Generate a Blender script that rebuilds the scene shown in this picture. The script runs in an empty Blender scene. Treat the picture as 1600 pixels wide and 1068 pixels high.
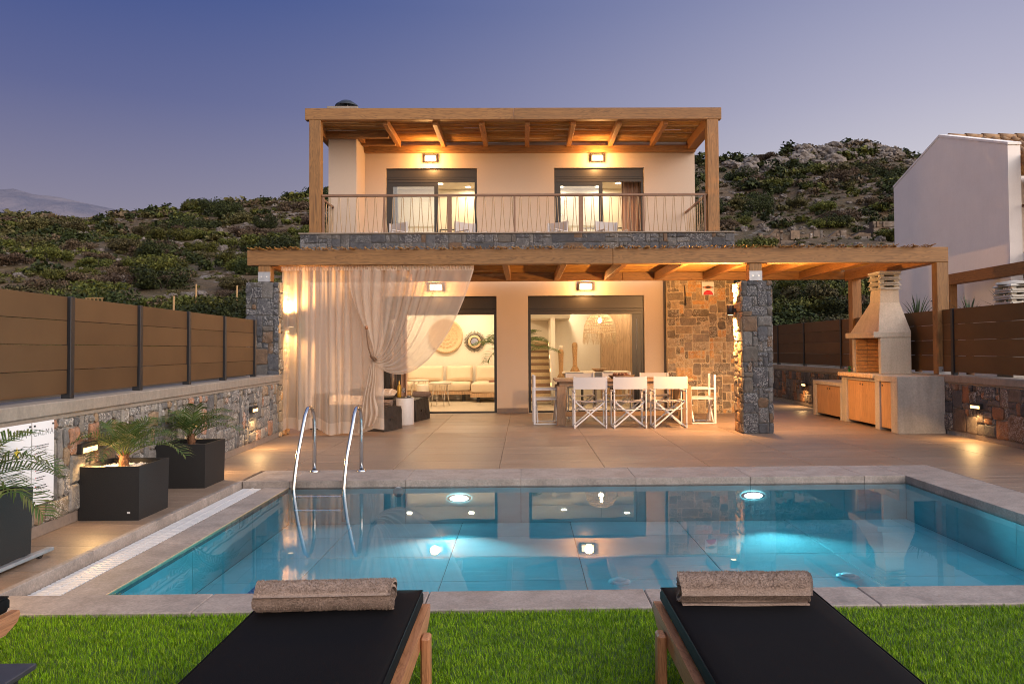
import bpy, math, random
import numpy as np
from mathutils import Vector, Matrix, noise as mnoise
R = math.radians
rng = random.Random(7)
S = bpy.context.scene
C = S.collection

# ------------------------------------------------------------------ camera
F = 1150.0 / 1600.0
cam_d = bpy.data.cameras.new('camera'); cam = bpy.data.objects.new('camera', cam_d); C.objects.link(cam)
cam_d.sensor_fit = 'HORIZONTAL'; cam_d.sensor_width = 36.0; cam_d.lens = 36.0 * F
cam_d.shift_x = -35.0 / 1600.0; cam_d.shift_y = -18.0 / 1600.0
cam_d.clip_start = 0.05; cam_d.clip_end = 12000
ey = Vector((-15.0, 29.0, 1150.0)).normalized()
ex = Vector((1, -0.0065, 0)); ex = (ex - ex.dot(ey) * ey).normalized()
ez = ex.cross(ey)
# columns ex,ey,ez are the world axes seen from the lens (x right, y down, z ahead)
right = Vector((ex.x, ey.x, ez.x)); down = Vector((ex.y, ey.y, ez.y)); ahead = Vector((ex.z, ey.z, ez.z))
M = Matrix((right, -down, -ahead)).transposed().to_4x4(); M.translation = Vector((0, 0, 1.35))
cam.matrix_world = M
S.camera = cam

# ------------------------------------------------------------------ sky, dusk light, exposure
SUN_AZ = Vector((0.80, -0.60, 0.0))          # where the sun has set: behind the camera, to the right
W = bpy.data.worlds.new('World'); S.world = W; W.use_nodes = True
nt = W.node_tree; nt.nodes.clear()
def wn(t, **k):
    n = nt.nodes.new(t)
    for a, b in k.items(): setattr(n, a, b)
    return n
def ramp_set(r, stops, interp='LINEAR'):
    r.color_ramp.interpolation = interp
    e = r.color_ramp.elements
    while len(e) > 1: e.remove(e[-1])
    e[0].position = stops[0][0]; e[0].color = tuple(stops[0][1]) + (1,)
    for p, c in stops[1:]:
        q = e.new(p); q.color = tuple(c) + (1,)
tc = wn('ShaderNodeTexCoord')
sep = wn('ShaderNodeSeparateXYZ'); nt.links.new(tc.outputs['Generated'], sep.inputs[0])
flat = wn('ShaderNodeVectorMath', operation='MULTIPLY'); flat.inputs[1].default_value = (1, 1, 0)
nt.links.new(tc.outputs['Generated'], flat.inputs[0])
nrm = wn('ShaderNodeVectorMath', operation='NORMALIZE'); nt.links.new(flat.outputs[0], nrm.inputs[0])
dot = wn('ShaderNodeVectorMath', operation='DOT_PRODUCT'); dot.inputs[1].default_value = tuple(SUN_AZ)
nt.links.new(nrm.outputs[0], dot.inputs[0])
def mapr(a0, a1):
    m = wn('ShaderNodeMapRange'); m.interpolation_type = 'SMOOTHSTEP'
    m.inputs['From Min'].default_value = a0; m.inputs['From Max'].default_value = a1
    nt.links.new(dot.outputs['Value'], m.inputs['Value']); return m
def skyramp(st):
    r = wn('ShaderNodeValToRGB'); ramp_set(r, st); nt.links.new(sep.outputs['Z'], r.inputs[0]); return r
anti = skyramp([(0.0, (.255, .23, .265)), (.17, (.195, .183, .255)), (.30, (.092, .108, .235)), (.42, (.040, .070, .215)), (.6, (.05, .09, .26)), (1, (.36, .42, .62))])
side = skyramp([(0.0, (.66, .625, .62)), (.16, (.56, .535, .56)), (.30, (.37, .365, .47)), (.46, (.205, .225, .37)), (.7, (.26, .31, .50)), (1, (.36, .42, .62))])
west = skyramp([(0.0, (2.7, 1.9, 1.35)), (.12, (2.7, 2.1, 1.65)), (.3, (2.7, 2.35, 2.1)), (.55, (2.35, 2.25, 2.2)), (.8, (1.25, 1.3, 1.45)), (1, (.36, .42, .62))])
m1 = wn('ShaderNodeMixRGB'); m2 = wn('ShaderNodeMixRGB')
a = mapr(-1.02, -0.02); nt.links.new(a.outputs[0], m1.inputs[0]); nt.links.new(anti.outputs[0], m1.inputs[1]); nt.links.new(side.outputs[0], m1.inputs[2])
b = mapr(-0.05, 0.9); nt.links.new(b.outputs[0], m2.inputs[0]); nt.links.new(m1.outputs[0], m2.inputs[1]); nt.links.new(west.outputs[0], m2.inputs[2])
bg = wn('ShaderNodeBackground'); bg.inputs[1].default_value = 1.0; nt.links.new(m2.outputs[0], bg.inputs[0])
wo = wn('ShaderNodeOutputWorld'); nt.links.new(bg.outputs[0], wo.inputs[0])
sun_d = bpy.data.lights.new('sun', 'SUN'); sun_d.energy = 0.7; sun_d.angle = R(25); sun_d.color = (1.0, .82, .78)
sun = bpy.data.objects.new('sun', sun_d); C.objects.link(sun)
sun.rotation_euler = Vector((-SUN_AZ.x, -SUN_AZ.y, -0.45)).to_track_quat('-Z', 'Y').to_euler()
S.view_settings.view_transform = 'Standard'; S.view_settings.look = 'None'; S.view_settings.gamma = 1.0
S.view_settings.use_curve_mapping = False; S.view_settings.exposure = 0.32
S.render.engine = 'CYCLES'
S.cycles.use_denoising = True; S.cycles.sample_clamp_indirect = 4.0; S.cycles.sample_clamp_direct = 0
S.cycles.max_bounces = 9; S.cycles.diffuse_bounces = 4; S.cycles.glossy_bounces = 4; S.cycles.transmission_bounces = 6
S.cycles.transparent_max_bounces = 16; S.cycles.caustics_reflective = False; S.cycles.caustics_refractive = False
S.cycles.use_light_tree = True; S.cycles.filter_width = 1.0

# ------------------------------------------------------------------ helpers: objects
OFF = {}
def put(o, parent):
    C.objects.link(o)
    if parent is not None: o.parent = parent
    return o
def thing(name, label, cat, loc=(0, 0, 0), rot=0.0, group=None):
    o = bpy.data.objects.new(name, None); C.objects.link(o); o.empty_display_size = .2
    o.location = loc; o.rotation_euler = (0, 0, rot)
    OFF[o.name] = Vector(loc)
    tag(o, label, cat, group); return o
def tag(o, label=None, cat=None, group=None, kind=None):
    if label: o['label'] = label
    if cat: o['category'] = cat
    if group: o['group'] = group
    if kind: o['kind'] = kind
    return o
class MB:
    """collects faces; build() links them as one mesh object"""
    def __init__(s): s.v = []; s.f = []; s.sm = []
    def add(s, vs, fs, smooth=False):
        n = len(s.v); s.v += [tuple(p) for p in vs]; s.f += [tuple(i + n for i in f) for f in fs]; s.sm += [smooth] * len(fs); return s
    def box(s, lo, hi, ch=0.0):
        x0, y0, z0 = lo; x1, y1, z1 = hi
        if ch <= 0:
            return s.add([(x0, y0, z0), (x1, y0, z0), (x1, y1, z0), (x0, y1, z0), (x0, y0, z1), (x1, y0, z1), (x1, y1, z1), (x0, y1, z1)],
                  [(0, 3, 2, 1), (4, 5, 6, 7), (0, 1, 5, 4), (1, 2, 6, 5), (2, 3, 7, 6), (3, 0, 4, 7)])
        c = min(ch, (x1 - x0) * .45, (y1 - y0) * .45, (z1 - z0) * .45)
        vs = []; idx = {}
        for i, (X, sx) in enumerate(((x0, 1), (x1, -1))):
            for j, (Y, sy) in enumerate(((y0, 1), (y1, -1))):
                for k, (Z, sz) in enumerate(((z0, 1), (z1, -1))):
                    for a in range(3):
                        p = [X + sx * c, Y + sy * c, Z + sz * c]; p[a] = (X, Y, Z)[a]
                        idx[i, j, k, a] = len(vs); vs.append(p)
        fs = []
        def q(a, b, c_, d): fs.append((a, b, c_, d))
        I = idx
        q(I[0,0,0,0], I[0,0,1,0], I[0,1,1,0], I[0,1,0,0]); q(I[1,0,0,0], I[1,1,0,0], I[1,1,1,0], I[1,0,1,0])
        q(I[0,0,0,1], I[1,0,0,1], I[1,0,1,1], I[0,0,1,1]); q(I[0,1,0,1], I[0,1,1,1], I[1,1,1,1], I[1,1,0,1])
        q(I[0,0,0,2], I[0,1,0,2], I[1,1,0,2], I[1,0,0,2]); q(I[0,0,1,2], I[1,0,1,2], I[1,1,1,2], I[0,1,1,2])
        for j in (0, 1):
            for k in (0, 1):
                f = (I[0,j,k,1], I[1,j,k,1], I[1,j,k,2], I[0,j,k,2]); fs.append(f if (j + k) % 2 else f[::-1])
        for i in (0, 1):
            for k in (0, 1):
                f = (I[i,0,k,0], I[i,1,k,0], I[i,1,k,2], I[i,0,k,2]); fs.append(f[::-1] if (i + k) % 2 else f)
        for i in (0, 1):
            for j in (0, 1):
                f = (I[i,j,0,0], I[i,j,1,0], I[i,j,1,1], I[i,j,0,1]); fs.append(f if (i + j) % 2 else f[::-1])
        for i in (0, 1):
            for j in (0, 1):
                for k in (0, 1):
                    f = (I[i,j,k,0], I[i,j,k,1], I[i,j,k,2]); fs.append(f if (i + j + k) % 2 else f[::-1])
        return s.add(vs, fs)
    def beam(s, p, q, w, h, up=(0, 0, 1)):
        p = Vector(p); q = Vector(q); d = (q - p).normalized(); u = Vector(up)
        if abs(d.dot(u)) > .95: u = Vector((0, 1, 0))
        a = d.cross(u).normalized() * w / 2; b = a.cross(d).normalized() * h / 2
        vs = [p - a - b, p + a - b, p + a + b, p - a + b, q - a - b, q + a - b, q + a + b, q - a + b]
        return s.add(vs, [(0, 1, 2, 3), (7, 6, 5, 4), (0, 4, 5, 1), (1, 5, 6, 2), (2, 6, 7, 3), (3, 7, 4, 0)])
    def tube(s, path, r, n=8, caps=True, smooth=True):
        path = [Vector(p) for p in path]; rs = r if isinstance(r, (list, tuple)) else [r] * len(path)
        vs = []; up = None
        for i, p in enumerate(path):
            d = (path[min(i + 1, len(path) - 1)] - path[max(i - 1, 0)]).normalized()
            if up is None:
                up = Vector((0, 0, 1)) if abs(d.z) < .9 else Vector((1, 0, 0))
            a = d.cross(up)
            if a.length < 1e-5: a = d.cross(Vector((0, 1, 0)))
            a.normalize(); b = a.cross(d).normalized(); up = b
            for k in range(n):
                t = 2 * math.pi * k / n
                vs.append(p + (a * math.cos(t) + b * math.sin(t)) * rs[i])
        fs = [(i * n + k, i * n + (k + 1) % n, (i + 1) * n + (k + 1) % n, (i + 1) * n + k) for i in range(len(path) - 1) for k in range(n)]
        s.add(vs, fs, smooth)
        if caps:
            m = len(s.v) - len(vs); s.f.append(tuple(m + k for k in range(n))[::-1]); s.sm.append(False)
            s.f.append(tuple(m + (len(path) - 1) * n + k for k in range(n))); s.sm.append(False)
        return s
    def lathe(s, prof, c=(0, 0, 0), n=20, smooth=True):
        vs = [(c[0] + r * math.cos(2 * math.pi * k / n), c[1] + r * math.sin(2 * math.pi * k / n), c[2] + z) for r, z in prof for k in range(n)]
        fs = [(i * n + k, i * n + (k + 1) % n, (i + 1) * n + (k + 1) % n, (i + 1) * n + k) for i in range(len(prof) - 1) for k in range(n)]
        return s.add(vs, fs, smooth)
    def grid(s, fn, nu, nv, smooth=True):
        vs = [fn(i / nu, j / nv) for j in range(nv + 1) for i in range(nu + 1)]
        fs = [(j * (nu + 1) + i, j * (nu + 1) + i + 1, (j + 1) * (nu + 1) + i + 1, (j + 1) * (nu + 1) + i) for j in range(nv) for i in range(nu)]
        return s.add(vs, fs, smooth)
    def prism(s, pts, z0, z1, axis=2):
        """pts: outline in the two axes other than `axis`, extruded along it"""
        def P(p, z):
            return {0: (z, p[0], p[1]), 1: (p[0], z, p[1]), 2: (p[0], p[1], z)}[axis]
        n = len(pts); vs = [P(p, z0) for p in pts] + [P(p, z1) for p in pts]
        fs = [tuple(range(n))[::-1], tuple(range(n, 2 * n))] + [(i, (i + 1) % n, n + (i + 1) % n, n + i) for i in range(n)]
        return s.add(vs, fs)
    def mesh(s, name, mat, off=None):
        me = bpy.data.meshes.new(name)
        vs = s.v if off is None else [(p[0] - off[0], p[1] - off[1], p[2] - off[2]) for p in s.v]
        me.from_pydata(vs, [], s.f); me.polygons.foreach_set('use_smooth', s.sm)
        for m in (mat if isinstance(mat, (list, tuple)) else [mat]): me.materials.append(m)
        me.update(); return me
    def build(s, name, mat, parent=None, local=False, fix=True):
        off = OFF.get(parent.name) if (parent is not None and not local) else None
        me = s.mesh(name, mat, off)
        if fix:
            import bmesh
            bm = bmesh.new(); bm.from_mesh(me); bmesh.ops.recalc_face_normals(bm, faces=bm.faces); bm.to_mesh(me); bm.free()
        o = bpy.data.objects.new(name, me); put(o, parent)
        OFF[o.name] = off if off is not None else Vector((0, 0, 0))
        return o
def inst(name, me, parent, loc, rot=(0, 0, 0), scale=(1, 1, 1)):
    o = bpy.data.objects.new(name, me); put(o, parent)
    off = OFF.get(parent.name, Vector((0, 0, 0))) if parent is not None else Vector((0, 0, 0))
    o.location = Vector(loc) - off; o.rotation_euler = rot; o.scale = scale
    OFF[o.name] = Vector(loc); return o
def copy_tree(root, loc, rotz, label, scale=None):
    r = root.copy(); C.objects.link(r); r.location = loc; r.rotation_euler = (0, 0, rotz); r['label'] = label
    if scale: r.scale = scale
    for ch in list(root.children):
        c = ch.copy(); C.objects.link(c); c.parent = r; c.matrix_parent_inverse = ch.matrix_parent_inverse
        for g in ch.children:
            d = g.copy(); C.objects.link(d); d.parent = c
    return r
def lamp(name, kind, loc, energy, color, parent=None, size=.05, to=None, spread=None, size_y=None, spot=None, blend=.6):
    l = bpy.data.lights.new(name, kind); l.energy = energy; l.color = color
    if kind == 'AREA':
        l.shape = 'RECTANGLE'; l.size = size; l.size_y = size_y or size
        if spread: l.spread = spread
    else:
        l.shadow_soft_size = size
    if kind == 'SPOT': l.spot_size = spot; l.spot_blend = blend
    o = bpy.data.objects.new(name, l); put(o, parent)
    off = OFF.get(parent.name, Vector((0, 0, 0))) if parent is not None else Vector((0, 0, 0))
    o.location = Vector(loc) - off
    if to is not None: o.rotation_euler = Vector(to).to_track_quat('-Z', 'Y').to_euler()
    return o

# ------------------------------------------------------------------ helpers: materials
class NT:
    def __init__(s, name):
        s.m = bpy.data.materials.new(name); s.m.use_nodes = True; s.t = s.m.node_tree
        s.b = s.t.nodes['Principled BSDF']; s.out = s.t.nodes['Material Output']
    def n(s, t, ins=None, **k):
        n = s.t.nodes.new(t)
        for a, b in k.items(): setattr(n, a, b)
        for a, b in (ins or {}).items():
            if hasattr(b, 'is_output') or isinstance(b, bpy.types.NodeSocket): s.t.links.new(b, n.inputs[a])
            else: n.inputs[a].default_value = b
        return n
    def l(s, a, b): s.t.links.new(a, b)
    def coord(s, which='Object', scale=(1, 1, 1), rand=True):
        tc = s.n('ShaderNodeTexCoord'); v = tc.outputs[which]
        mp = s.n('ShaderNodeMapping'); mp.inputs['Scale'].default_value = scale; s.l(v, mp.inputs[0]); v = mp.outputs[0]
        if rand:
            oi = s.n('ShaderNodeObjectInfo')
            sc = s.n('ShaderNodeMath', {0: oi.outputs['Random'], 1: 37.0}, operation='MULTIPLY')
            ad = s.n('ShaderNodeVectorMath', {0: v, 1: sc.outputs[0]}, operation='ADD'); v = ad.outputs[0]
            s.rnd = oi.outputs['Random']
        return v
    def noise(s, v, scale, detail=4, rough=.55, dist=0):
        n = s.n('ShaderNodeTexNoise', {'Vector': v, 'Scale': scale, 'Detail': detail, 'Roughness': rough, 'Distortion': dist}); return n.outputs['Fac']
    def ramp(s, fac, stops, interp='LINEAR'):
        r = s.n('ShaderNodeValToRGB', {0: fac}); ramp_set(r, stops, interp); return r.outputs[0]
    def mix(s, fac, a, b, mode='MIX'):
        n = s.n('ShaderNodeMixRGB', blend_type=mode)
        for i, q in ((0, fac), (1, a), (2, b)):
            if isinstance(q, bpy.types.NodeSocket): s.l(q, n.inputs[i])
            elif i == 0: n.inputs[0].default_value = q
            else: n.inputs[i].default_value = tuple(q) + (1,) if len(q) == 3 else q
        return n.outputs[0]
    def math(s, op, a, b=0.0, clamp=False):
        n = s.n('ShaderNodeMath', {0: a, 1: b}, operation=op); n.use_clamp = clamp; return n.outputs[0]
    def bump(s, h, strength=.3, dist=.01):
        n = s.n('ShaderNodeBump', {'Height': h, 'Strength': strength, 'Distance': dist}); s.l(n.outputs[0], s.b.inputs['Normal']); return n
    def set(s, col=None, rough=.6, metal=0.0, spec=None):
        if col is not None:
            if isinstance(col, bpy.types.NodeSocket): s.l(col, s.b.inputs['Base Color'])
            else: s.b.inputs['Base Color'].default_value = tuple(col) + (1,)
        if isinstance(rough, bpy.types.NodeSocket): s.l(rough, s.b.inputs['Roughness'])
        else: s.b.inputs['Roughness'].default_value = rough
        s.b.inputs['Metallic'].default_value = metal
        if spec is not None: s.b.inputs['Specular IOR Level'].default_value = spec
        return s.m
def simple(name, col, rough=.6, metal=0.0, var=.12, scale=30, bump=.15, dist=.002, spec=None):
    n = NT(name); v = n.coord(); f = n.noise(v, scale, 5)
    lo = tuple(c * (1 - var) for c in col); hi = tuple(min(1, c * (1 + var)) for c in col)
    c = n.ramp(f, [(.3, lo), (.7, hi)])
    if bump: n.bump(f, bump, dist)
    return n.set(c, rough, metal, spec)
def wood(name, axis, dark, light, fine=1.0, rough=.6, knots=True):
    n = NT(name); sc = [7.0 * fine] * 3; sc[axis] = .55 * fine
    v = n.coord('Object', tuple(sc))
    w = n.noise(v, 1.6, 3, .5, .7)
    rings = n.math('FRACT', n.math('MULTIPLY', w, 13.0))
    fib = [60.0 * fine] * 3; fib[axis] = 2.0 * fine
    v2 = n.coord('Object', tuple(fib)); f2 = n.noise(v2, 1.0, 4, .65)
    mid = tuple((a + b) / 2 for a, b in zip(dark, light))
    dk = tuple(q * .62 for q in dark)
    c = n.ramp(rings, [(0, mid), (.3, light), (.7, mid), (.90, dk), (1, mid)])
    c = n.mix(.38, c, n.ramp(f2, [(.36, dk), (.6, light)]))
    big = n.noise(v, .6, 2); c = n.mix(n.math('MULTIPLY', big, .55), c, n.mix(.5, mid, dark), 'MIX')
    if knots:
        sk = [2.6 * fine] * 3; sk[axis] = .9 * fine
        vk = n.coord('Object', tuple(sk))
        vo = n.n('ShaderNodeTexVoronoi', {'Vector': vk, 'Scale': 1.0}); 
        k = n.ramp(vo.outputs['Distance'], [(.0, (1, 1, 1)), (.07, (.7, .7, .7)), (.13, (0, 0, 0))])
        c = n.mix(n.math('MULTIPLY', k, .75), c, tuple(q * .45 for q in dark))
    br = n.n('ShaderNodeMapRange', {'Value': n.rnd, 'To Min': .85, 'To Max': 1.12})
    hs = n.n('ShaderNodeHueSaturation', {'Color': c, 'Value': br.outputs[0]})
    n.bump(n.math('ADD', n.math('MULTIPLY', rings, .5), f2), .25, .003)
    return n.set(hs.outputs[0], rough)
def stone_mat(name, palette, chisel=.5, chis_col=(.62, .60, .56), scale=1.0):
    """random-by-stone colour, grain, chiselled pale squiggles on some of the stones"""
    n = NT(name); v = n.coord('Object', (1, 1, 1))
    rnd = n.rnd
    base = n.ramp(rnd, [(i / len(palette), c) for i, c in enumerate(palette)], 'CONSTANT')
    g = n.noise(v, 9 * scale, 6, .65); g2 = n.noise(v, 55 * scale, 4, .6)
    c = n.mix(.55, base, n.ramp(g, [(.25, (.02, .02, .022)), (.5, (.5, .5, .5)), (.8, (.95, .9, .82))]), 'OVERLAY')
    c = n.mix(.35, c, n.ramp(g2, [(.3, (.1, .1, .1)), (.7, (.85, .85, .85))]), 'OVERLAY')
    ridge = n.math('ABSOLUTE', n.math('SUBTRACT', n.noise(v, 26 * scale, 2, .5, .6), .5))
    line = n.ramp(ridge, [(0, (1, 1, 1)), (.022, (.8, .8, .8)), (.05, (0, 0, 0))])
    h2 = n.math('FRACT', n.math('MULTIPLY', rnd, 7.31))
    on = n.math('LESS_THAN', h2, chisel)
    patch = n.ramp(n.noise(v, 5 * scale, 2), [(.36, (0, 0, 0)), (.5, (1, 1, 1))])
    mk = n.math('MULTIPLY', n.math('MULTIPLY', line, on), patch)
    faint = n.math('MULTIPLY', line, n.ramp(n.noise(v, 3.3 * scale, 2), [(.55, (0, 0, 0)), (.66, (.5, .5, .5))]))
    mk = n.math('MAXIMUM', mk, faint)
    c = n.mix(n.math('MULTIPLY', mk, .8), c, chis_col)
    hgt = n.math('ADD', n.math('MULTIPLY', g, 1.2), n.math('ADD', n.math('MULTIPLY', g2, .3), n.math('MULTIPLY', mk, -.9)))
    n.bump(hgt, .65, .012)
    return n.set(c, .8)
# ------------------------------------------------------------------ materials
def concrete(name, col, var=.25, streak=.25):
    n = NT(name); v = n.coord('Object', (1, 1, 1))
    a = n.noise(v, 2.2, 6, .65); b = n.noise(v, 40, 4, .6); st = n.noise(n.coord('Object', (9, 9, .8)), 1.5, 3)
    c = n.ramp(a, [(.25, tuple(q * (1 - var) for q in col)), (.75, tuple(q * (1 + var * .6) for q in col))])
    c = n.mix(streak, c, n.ramp(st, [(.35, tuple(q * .55 for q in col)), (.6, col)]))
    c = n.mix(.3, c, n.ramp(b, [(.3, (.3, .3, .3)), (.7, (.7, .7, .7))]), 'OVERLAY')
    n.bump(n.math('ADD', a, n.math('MULTIPLY', b, .4)), .3, .006)
    return n.set(c, .85)
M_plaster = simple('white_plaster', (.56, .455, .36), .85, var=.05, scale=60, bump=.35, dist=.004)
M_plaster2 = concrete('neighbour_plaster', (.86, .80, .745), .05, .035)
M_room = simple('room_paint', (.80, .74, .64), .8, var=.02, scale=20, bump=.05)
M_mortar = simple('mortar', (.25, .235, .21), .9, var=.25, scale=25, bump=.5, dist=.006)
M_mortar_l = simple('pale_mortar', (.52, .41, .27), .9, var=.2, scale=30, bump=.5, dist=.005)
M_mortar_d = simple('dark_mortar', (.09, .088, .085), .9, var=.3, scale=30, bump=.5, dist=.006)
M_conc = concrete('concrete', (.27, .228, .185))
M_conc_grey = concrete('grey_cement_render', (.33, .305, .28))
M_bbq = concrete('barbecue_render', (.50, .43, .345), .15)
def tile_mat(name, col, rough=.5, streak=(1.2, 14, 1), speck=.12):
    n = NT(name); v = n.coord('Object', streak)
    a = n.noise(v, 1.0, 6, .65, .4); b = n.noise(n.coord('Object', (1, 1, 1)), 90, 3)
    c = n.ramp(a, [(.28, tuple(q * .68 for q in col)), (.5, col), (.72, tuple(q * 1.25 for q in col))])
    sp = n.noise(n.coord('Object', (1, 1, 1)), 38, 3, .7); c = n.mix(speck, c, n.ramp(sp, [(.35, (.12, .12, .12)), (.65, (.88, .88, .88))]), 'OVERLAY')
    c = n.mix(.2, c, n.ramp(b, [(.35, (.2, .2, .2)), (.65, (.8, .8, .8))]), 'OVERLAY')
    ge = n.n('ShaderNodeNewGeometry'); st = n.noise(ge.outputs['Position'], 1.1, 6, .7, .5)
    c = n.mix(n.math('MULTIPLY', n.ramp(st, [(.52, (0, 0, 0)), (.66, (1, 1, 1))]), .14), c, tuple(q * .55 for q in col))
    br = n.n('ShaderNodeMapRange', {'Value': n.rnd, 'To Min': .92, 'To Max': 1.07})
    hs = n.n('ShaderNodeHueSaturation', {'Color': c, 'Value': br.outputs[0]})
    n.bump(n.math('ADD', n.math('MULTIPLY', a, .5), b), .10, .002)
    rg = n.n('ShaderNodeMapRange', {'Value': a, 'To Min': rough - .08, 'To Max': rough + .12})
    return n.set(hs.outputs[0], rg.outputs[0])
M_deck = tile_mat('terrace_porcelain', (.215, .152, .110), .42)
M_cop = tile_mat('coping_porcelain', (.27, .228, .20), .6, (5, 5, 5), .15)
M_grout = simple('grout', (.16, .12, .098), .9)
M_skirt = simple('skirting_tile', (.20, .155, .125), .6)
M_room_floor = tile_mat('room_tile', (.50, .43, .34), .35)
def pool_tile(name, col):
    n = NT(name); a = n.noise(n.coord('Object', (1.5, 1.5, 4)), 1.2, 5, .6)
    c = n.ramp(a, [(.3, tuple(q * .88 for q in col)), (.7, tuple(min(1, q * 1.1) for q in col))])
    br = n.n('ShaderNodeMapRange', {'Value': n.rnd, 'To Min': .94, 'To Max': 1.05})
    hs = n.n('ShaderNodeHueSaturation', {'Color': c, 'Value': br.outputs[0]})
    return n.set(hs.outputs[0], .9, spec=.05)
M_pool = pool_tile('pool_tile', (.46, .86, .88)); M_poolg = simple('pool_grout', (.10, .18, .2), .9)
M_white = simple('white_plastic', (.52, .515, .52), .45, var=.04)
M_inlet = simple('inlet_white', (.9, .9, .9), .5, var=.02)
M_gutter = simple('gutter_dark', (.08, .08, .085), .8)
M_anth = simple('anthracite_metal', (.018, .019, .023), .42, .3, .1)
M_board = NT('bronze_composite_board'); _v = M_board.coord('Object', (12, .6, 1)); _f = M_board.noise(_v, 3, 4)
_f2 = M_board.noise(M_board.coord('Object', (2, 2, 2)), 1.2, 4)
_c = M_board.mix(.5, M_board.ramp(_f, [(.3, (.084, .044, .019)), (.7, (.105, .056, .024))]), M_board.ramp(_f2, [(.3, (.074, .039, .017)), (.7, (.112, .060, .026))]))
M_board.b.inputs['Specular IOR Level'].default_value = .25
_br = M_board.n('ShaderNodeMapRange', {'Value': M_board.rnd, 'To Min': .84, 'To Max': 1.14}); _hs = M_board.n('ShaderNodeHueSaturation', {'Color': _c, 'Value': _br.outputs[0]}); M_board.bump(_f, .2, .002)
M_board = M_board.set(_hs.outputs[0], .55)
M_shut = simple('shutter_bronze', (.035, .029, .024), .38, .2, .08)
M_frame = simple('door_frame', (.022, .021, .022), .4, .2, .08)
M_steel = simple('polished_steel', (.62, .63, .64), .14, 1.0, .03, bump=0)
M_galv = simple('galvanised_plate', (.36, .37, .39), .5, .7, .15, 14)
M_black = simple('black_fitting', (.015, .014, .014), .5)
W_beam_x = wood('weathered_pine_x', 0, (.15, .068, .020), (.37, .185, .058))
W_beam_y = wood('weathered_pine_y', 1, (.18, .070, .015), (.38, .165, .04))
W_beam_z = wood('weathered_pine_z', 2, (.15, .068, .020), (.37, .185, .058))
W_teak_y = wood('teak_y', 1, (.23, .09, .035), (.42, .19, .085), 2.2, .5, False)
W_teak_z = wood('teak_z', 2, (.23, .09, .035), (.42, .19, .085), 2.2, .5, False)
W_table_x = wood('table_oak_x', 0, (.17, .10, .055), (.30, .185, .105), 1.6, .55)
W_table_z = wood('table_oak_z', 2, (.17, .10, .055), (.30, .185, .105), 1.6, .55, False)
W_door_z = wood('cupboard_ply', 2, (.46, .24, .10), (.62, .34, .15), 1.0, .5, False)
W_panel_z = wood('room_oak_z', 2, (.36, .22, .12), (.60, .40, .24), .8, .55)
W_rail_x = simple('rail_brown', (.20, .11, .065), .45, .1)
W_wire = simple('rail_wire', (.36, .25, .14), .4, .3)
P_slate = [(.045, .047, .054), (.06, .062, .07), (.085, .086, .092), (.05, .052, .058), (.11, .105, .1), (.075, .07, .066), (.06, .063, .072), (.09, .08, .07), (.05, .05, .056), (.12, .075, .045), (.065, .066, .075), (.09, .088, .09)]
P_tan = [(.20, .19, .175), (.12, .115, .11), (.17, .155, .135), (.10, .098, .098), (.20, .17, .135), (.14, .13, .12), (.24, .165, .10), (.11, .108, .108), (.18, .165, .15), (.28, .145, .085), (.13, .125, .12), (.22, .20, .175), (.16, .13, .095)]
P_back = [(.17, .125, .075), (.24, .18, .115), (.40, .28, .15), (.20, .155, .105), (.30, .215, .125), (.50, .26, .09), (.22, .17, .12), (.36, .27, .17), (.54, .30, .11), (.26, .20, .14), (.15, .115, .08), (.44, .32, .19)]
P_rust = [(.075, .065, .062), (.11, .085, .07), (.06, .056, .058), (.13, .10, .08), (.20, .095, .05), (.09, .08, .076), (.10, .07, .055), (.14, .115, .095), (.26, .12, .055), (.07, .068, .072), (.12, .105, .095), (.17, .10, .06)]
ST_slate = stone_mat('slate_stone', P_slate, .5, (.40, .395, .39), 1.15)
ST_tan = stone_mat('tan_stone', P_tan, .35, (.55, .51, .46))
ST_back = stone_mat('lamp_warmed_stone', P_back, .5, (.62, .55, .42))  # mixed stone tones with the lamps' warm light put into the palette
ST_rust = stone_mat('rust_stone', P_rust, .25, (.48, .44, .40))

# ------------------------------------------------------------------ stone walling
def stone_mesh(w, h, t, r, gap):
    """irregular squared stone, w by h, standing t proud; local axes x along, y up, z out"""
    a, b = w / 2 - gap, h / 2 - gap
    j = min(.16 * min(w, h), .011)
    def q(x, y): return (x + r.uniform(-j, j), y + r.uniform(-j, j))
    c = min(.25 * min(w, h), r.choice([.008, .012, .02, .03]))
    pts = [q(-a + c, -b), q(0, -b), q(a - c, -b), q(a, -b + c), q(a, b - c), q(a - c, b), q(0, b), q(-a + c, b), q(-a, b - c), q(-a, -b + c)]
    n = len(pts); k = 1 - min(.30, .016 / min(a, b))
    vs = [(x, y, -.012) for x, y in pts] + [(x, y, t * .62) for x, y in pts] + [(x * k, y * k, t + r.uniform(-.003, .003)) for x, y in pts] + [(r.uniform(-.2, .2) * a, r.uniform(-.2, .2) * b, t + r.uniform(.0, .006))]
    fs = []
    for i in range(n):
        m = (i + 1) % n
        fs += [(i, m, n + m, n + i), (n + i, n + m, 2 * n + m, 2 * n + i), (2 * n + i, 2 * n + m, 3 * n)]
    return vs, fs
DEF_SIZES = [(2, 2), (3, 2), (2, 1), (3, 1), (1, 1), (1, 2), (4, 2), (2, 3), (3, 3), (2, 2), (3, 2), (1, 3)]
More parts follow.
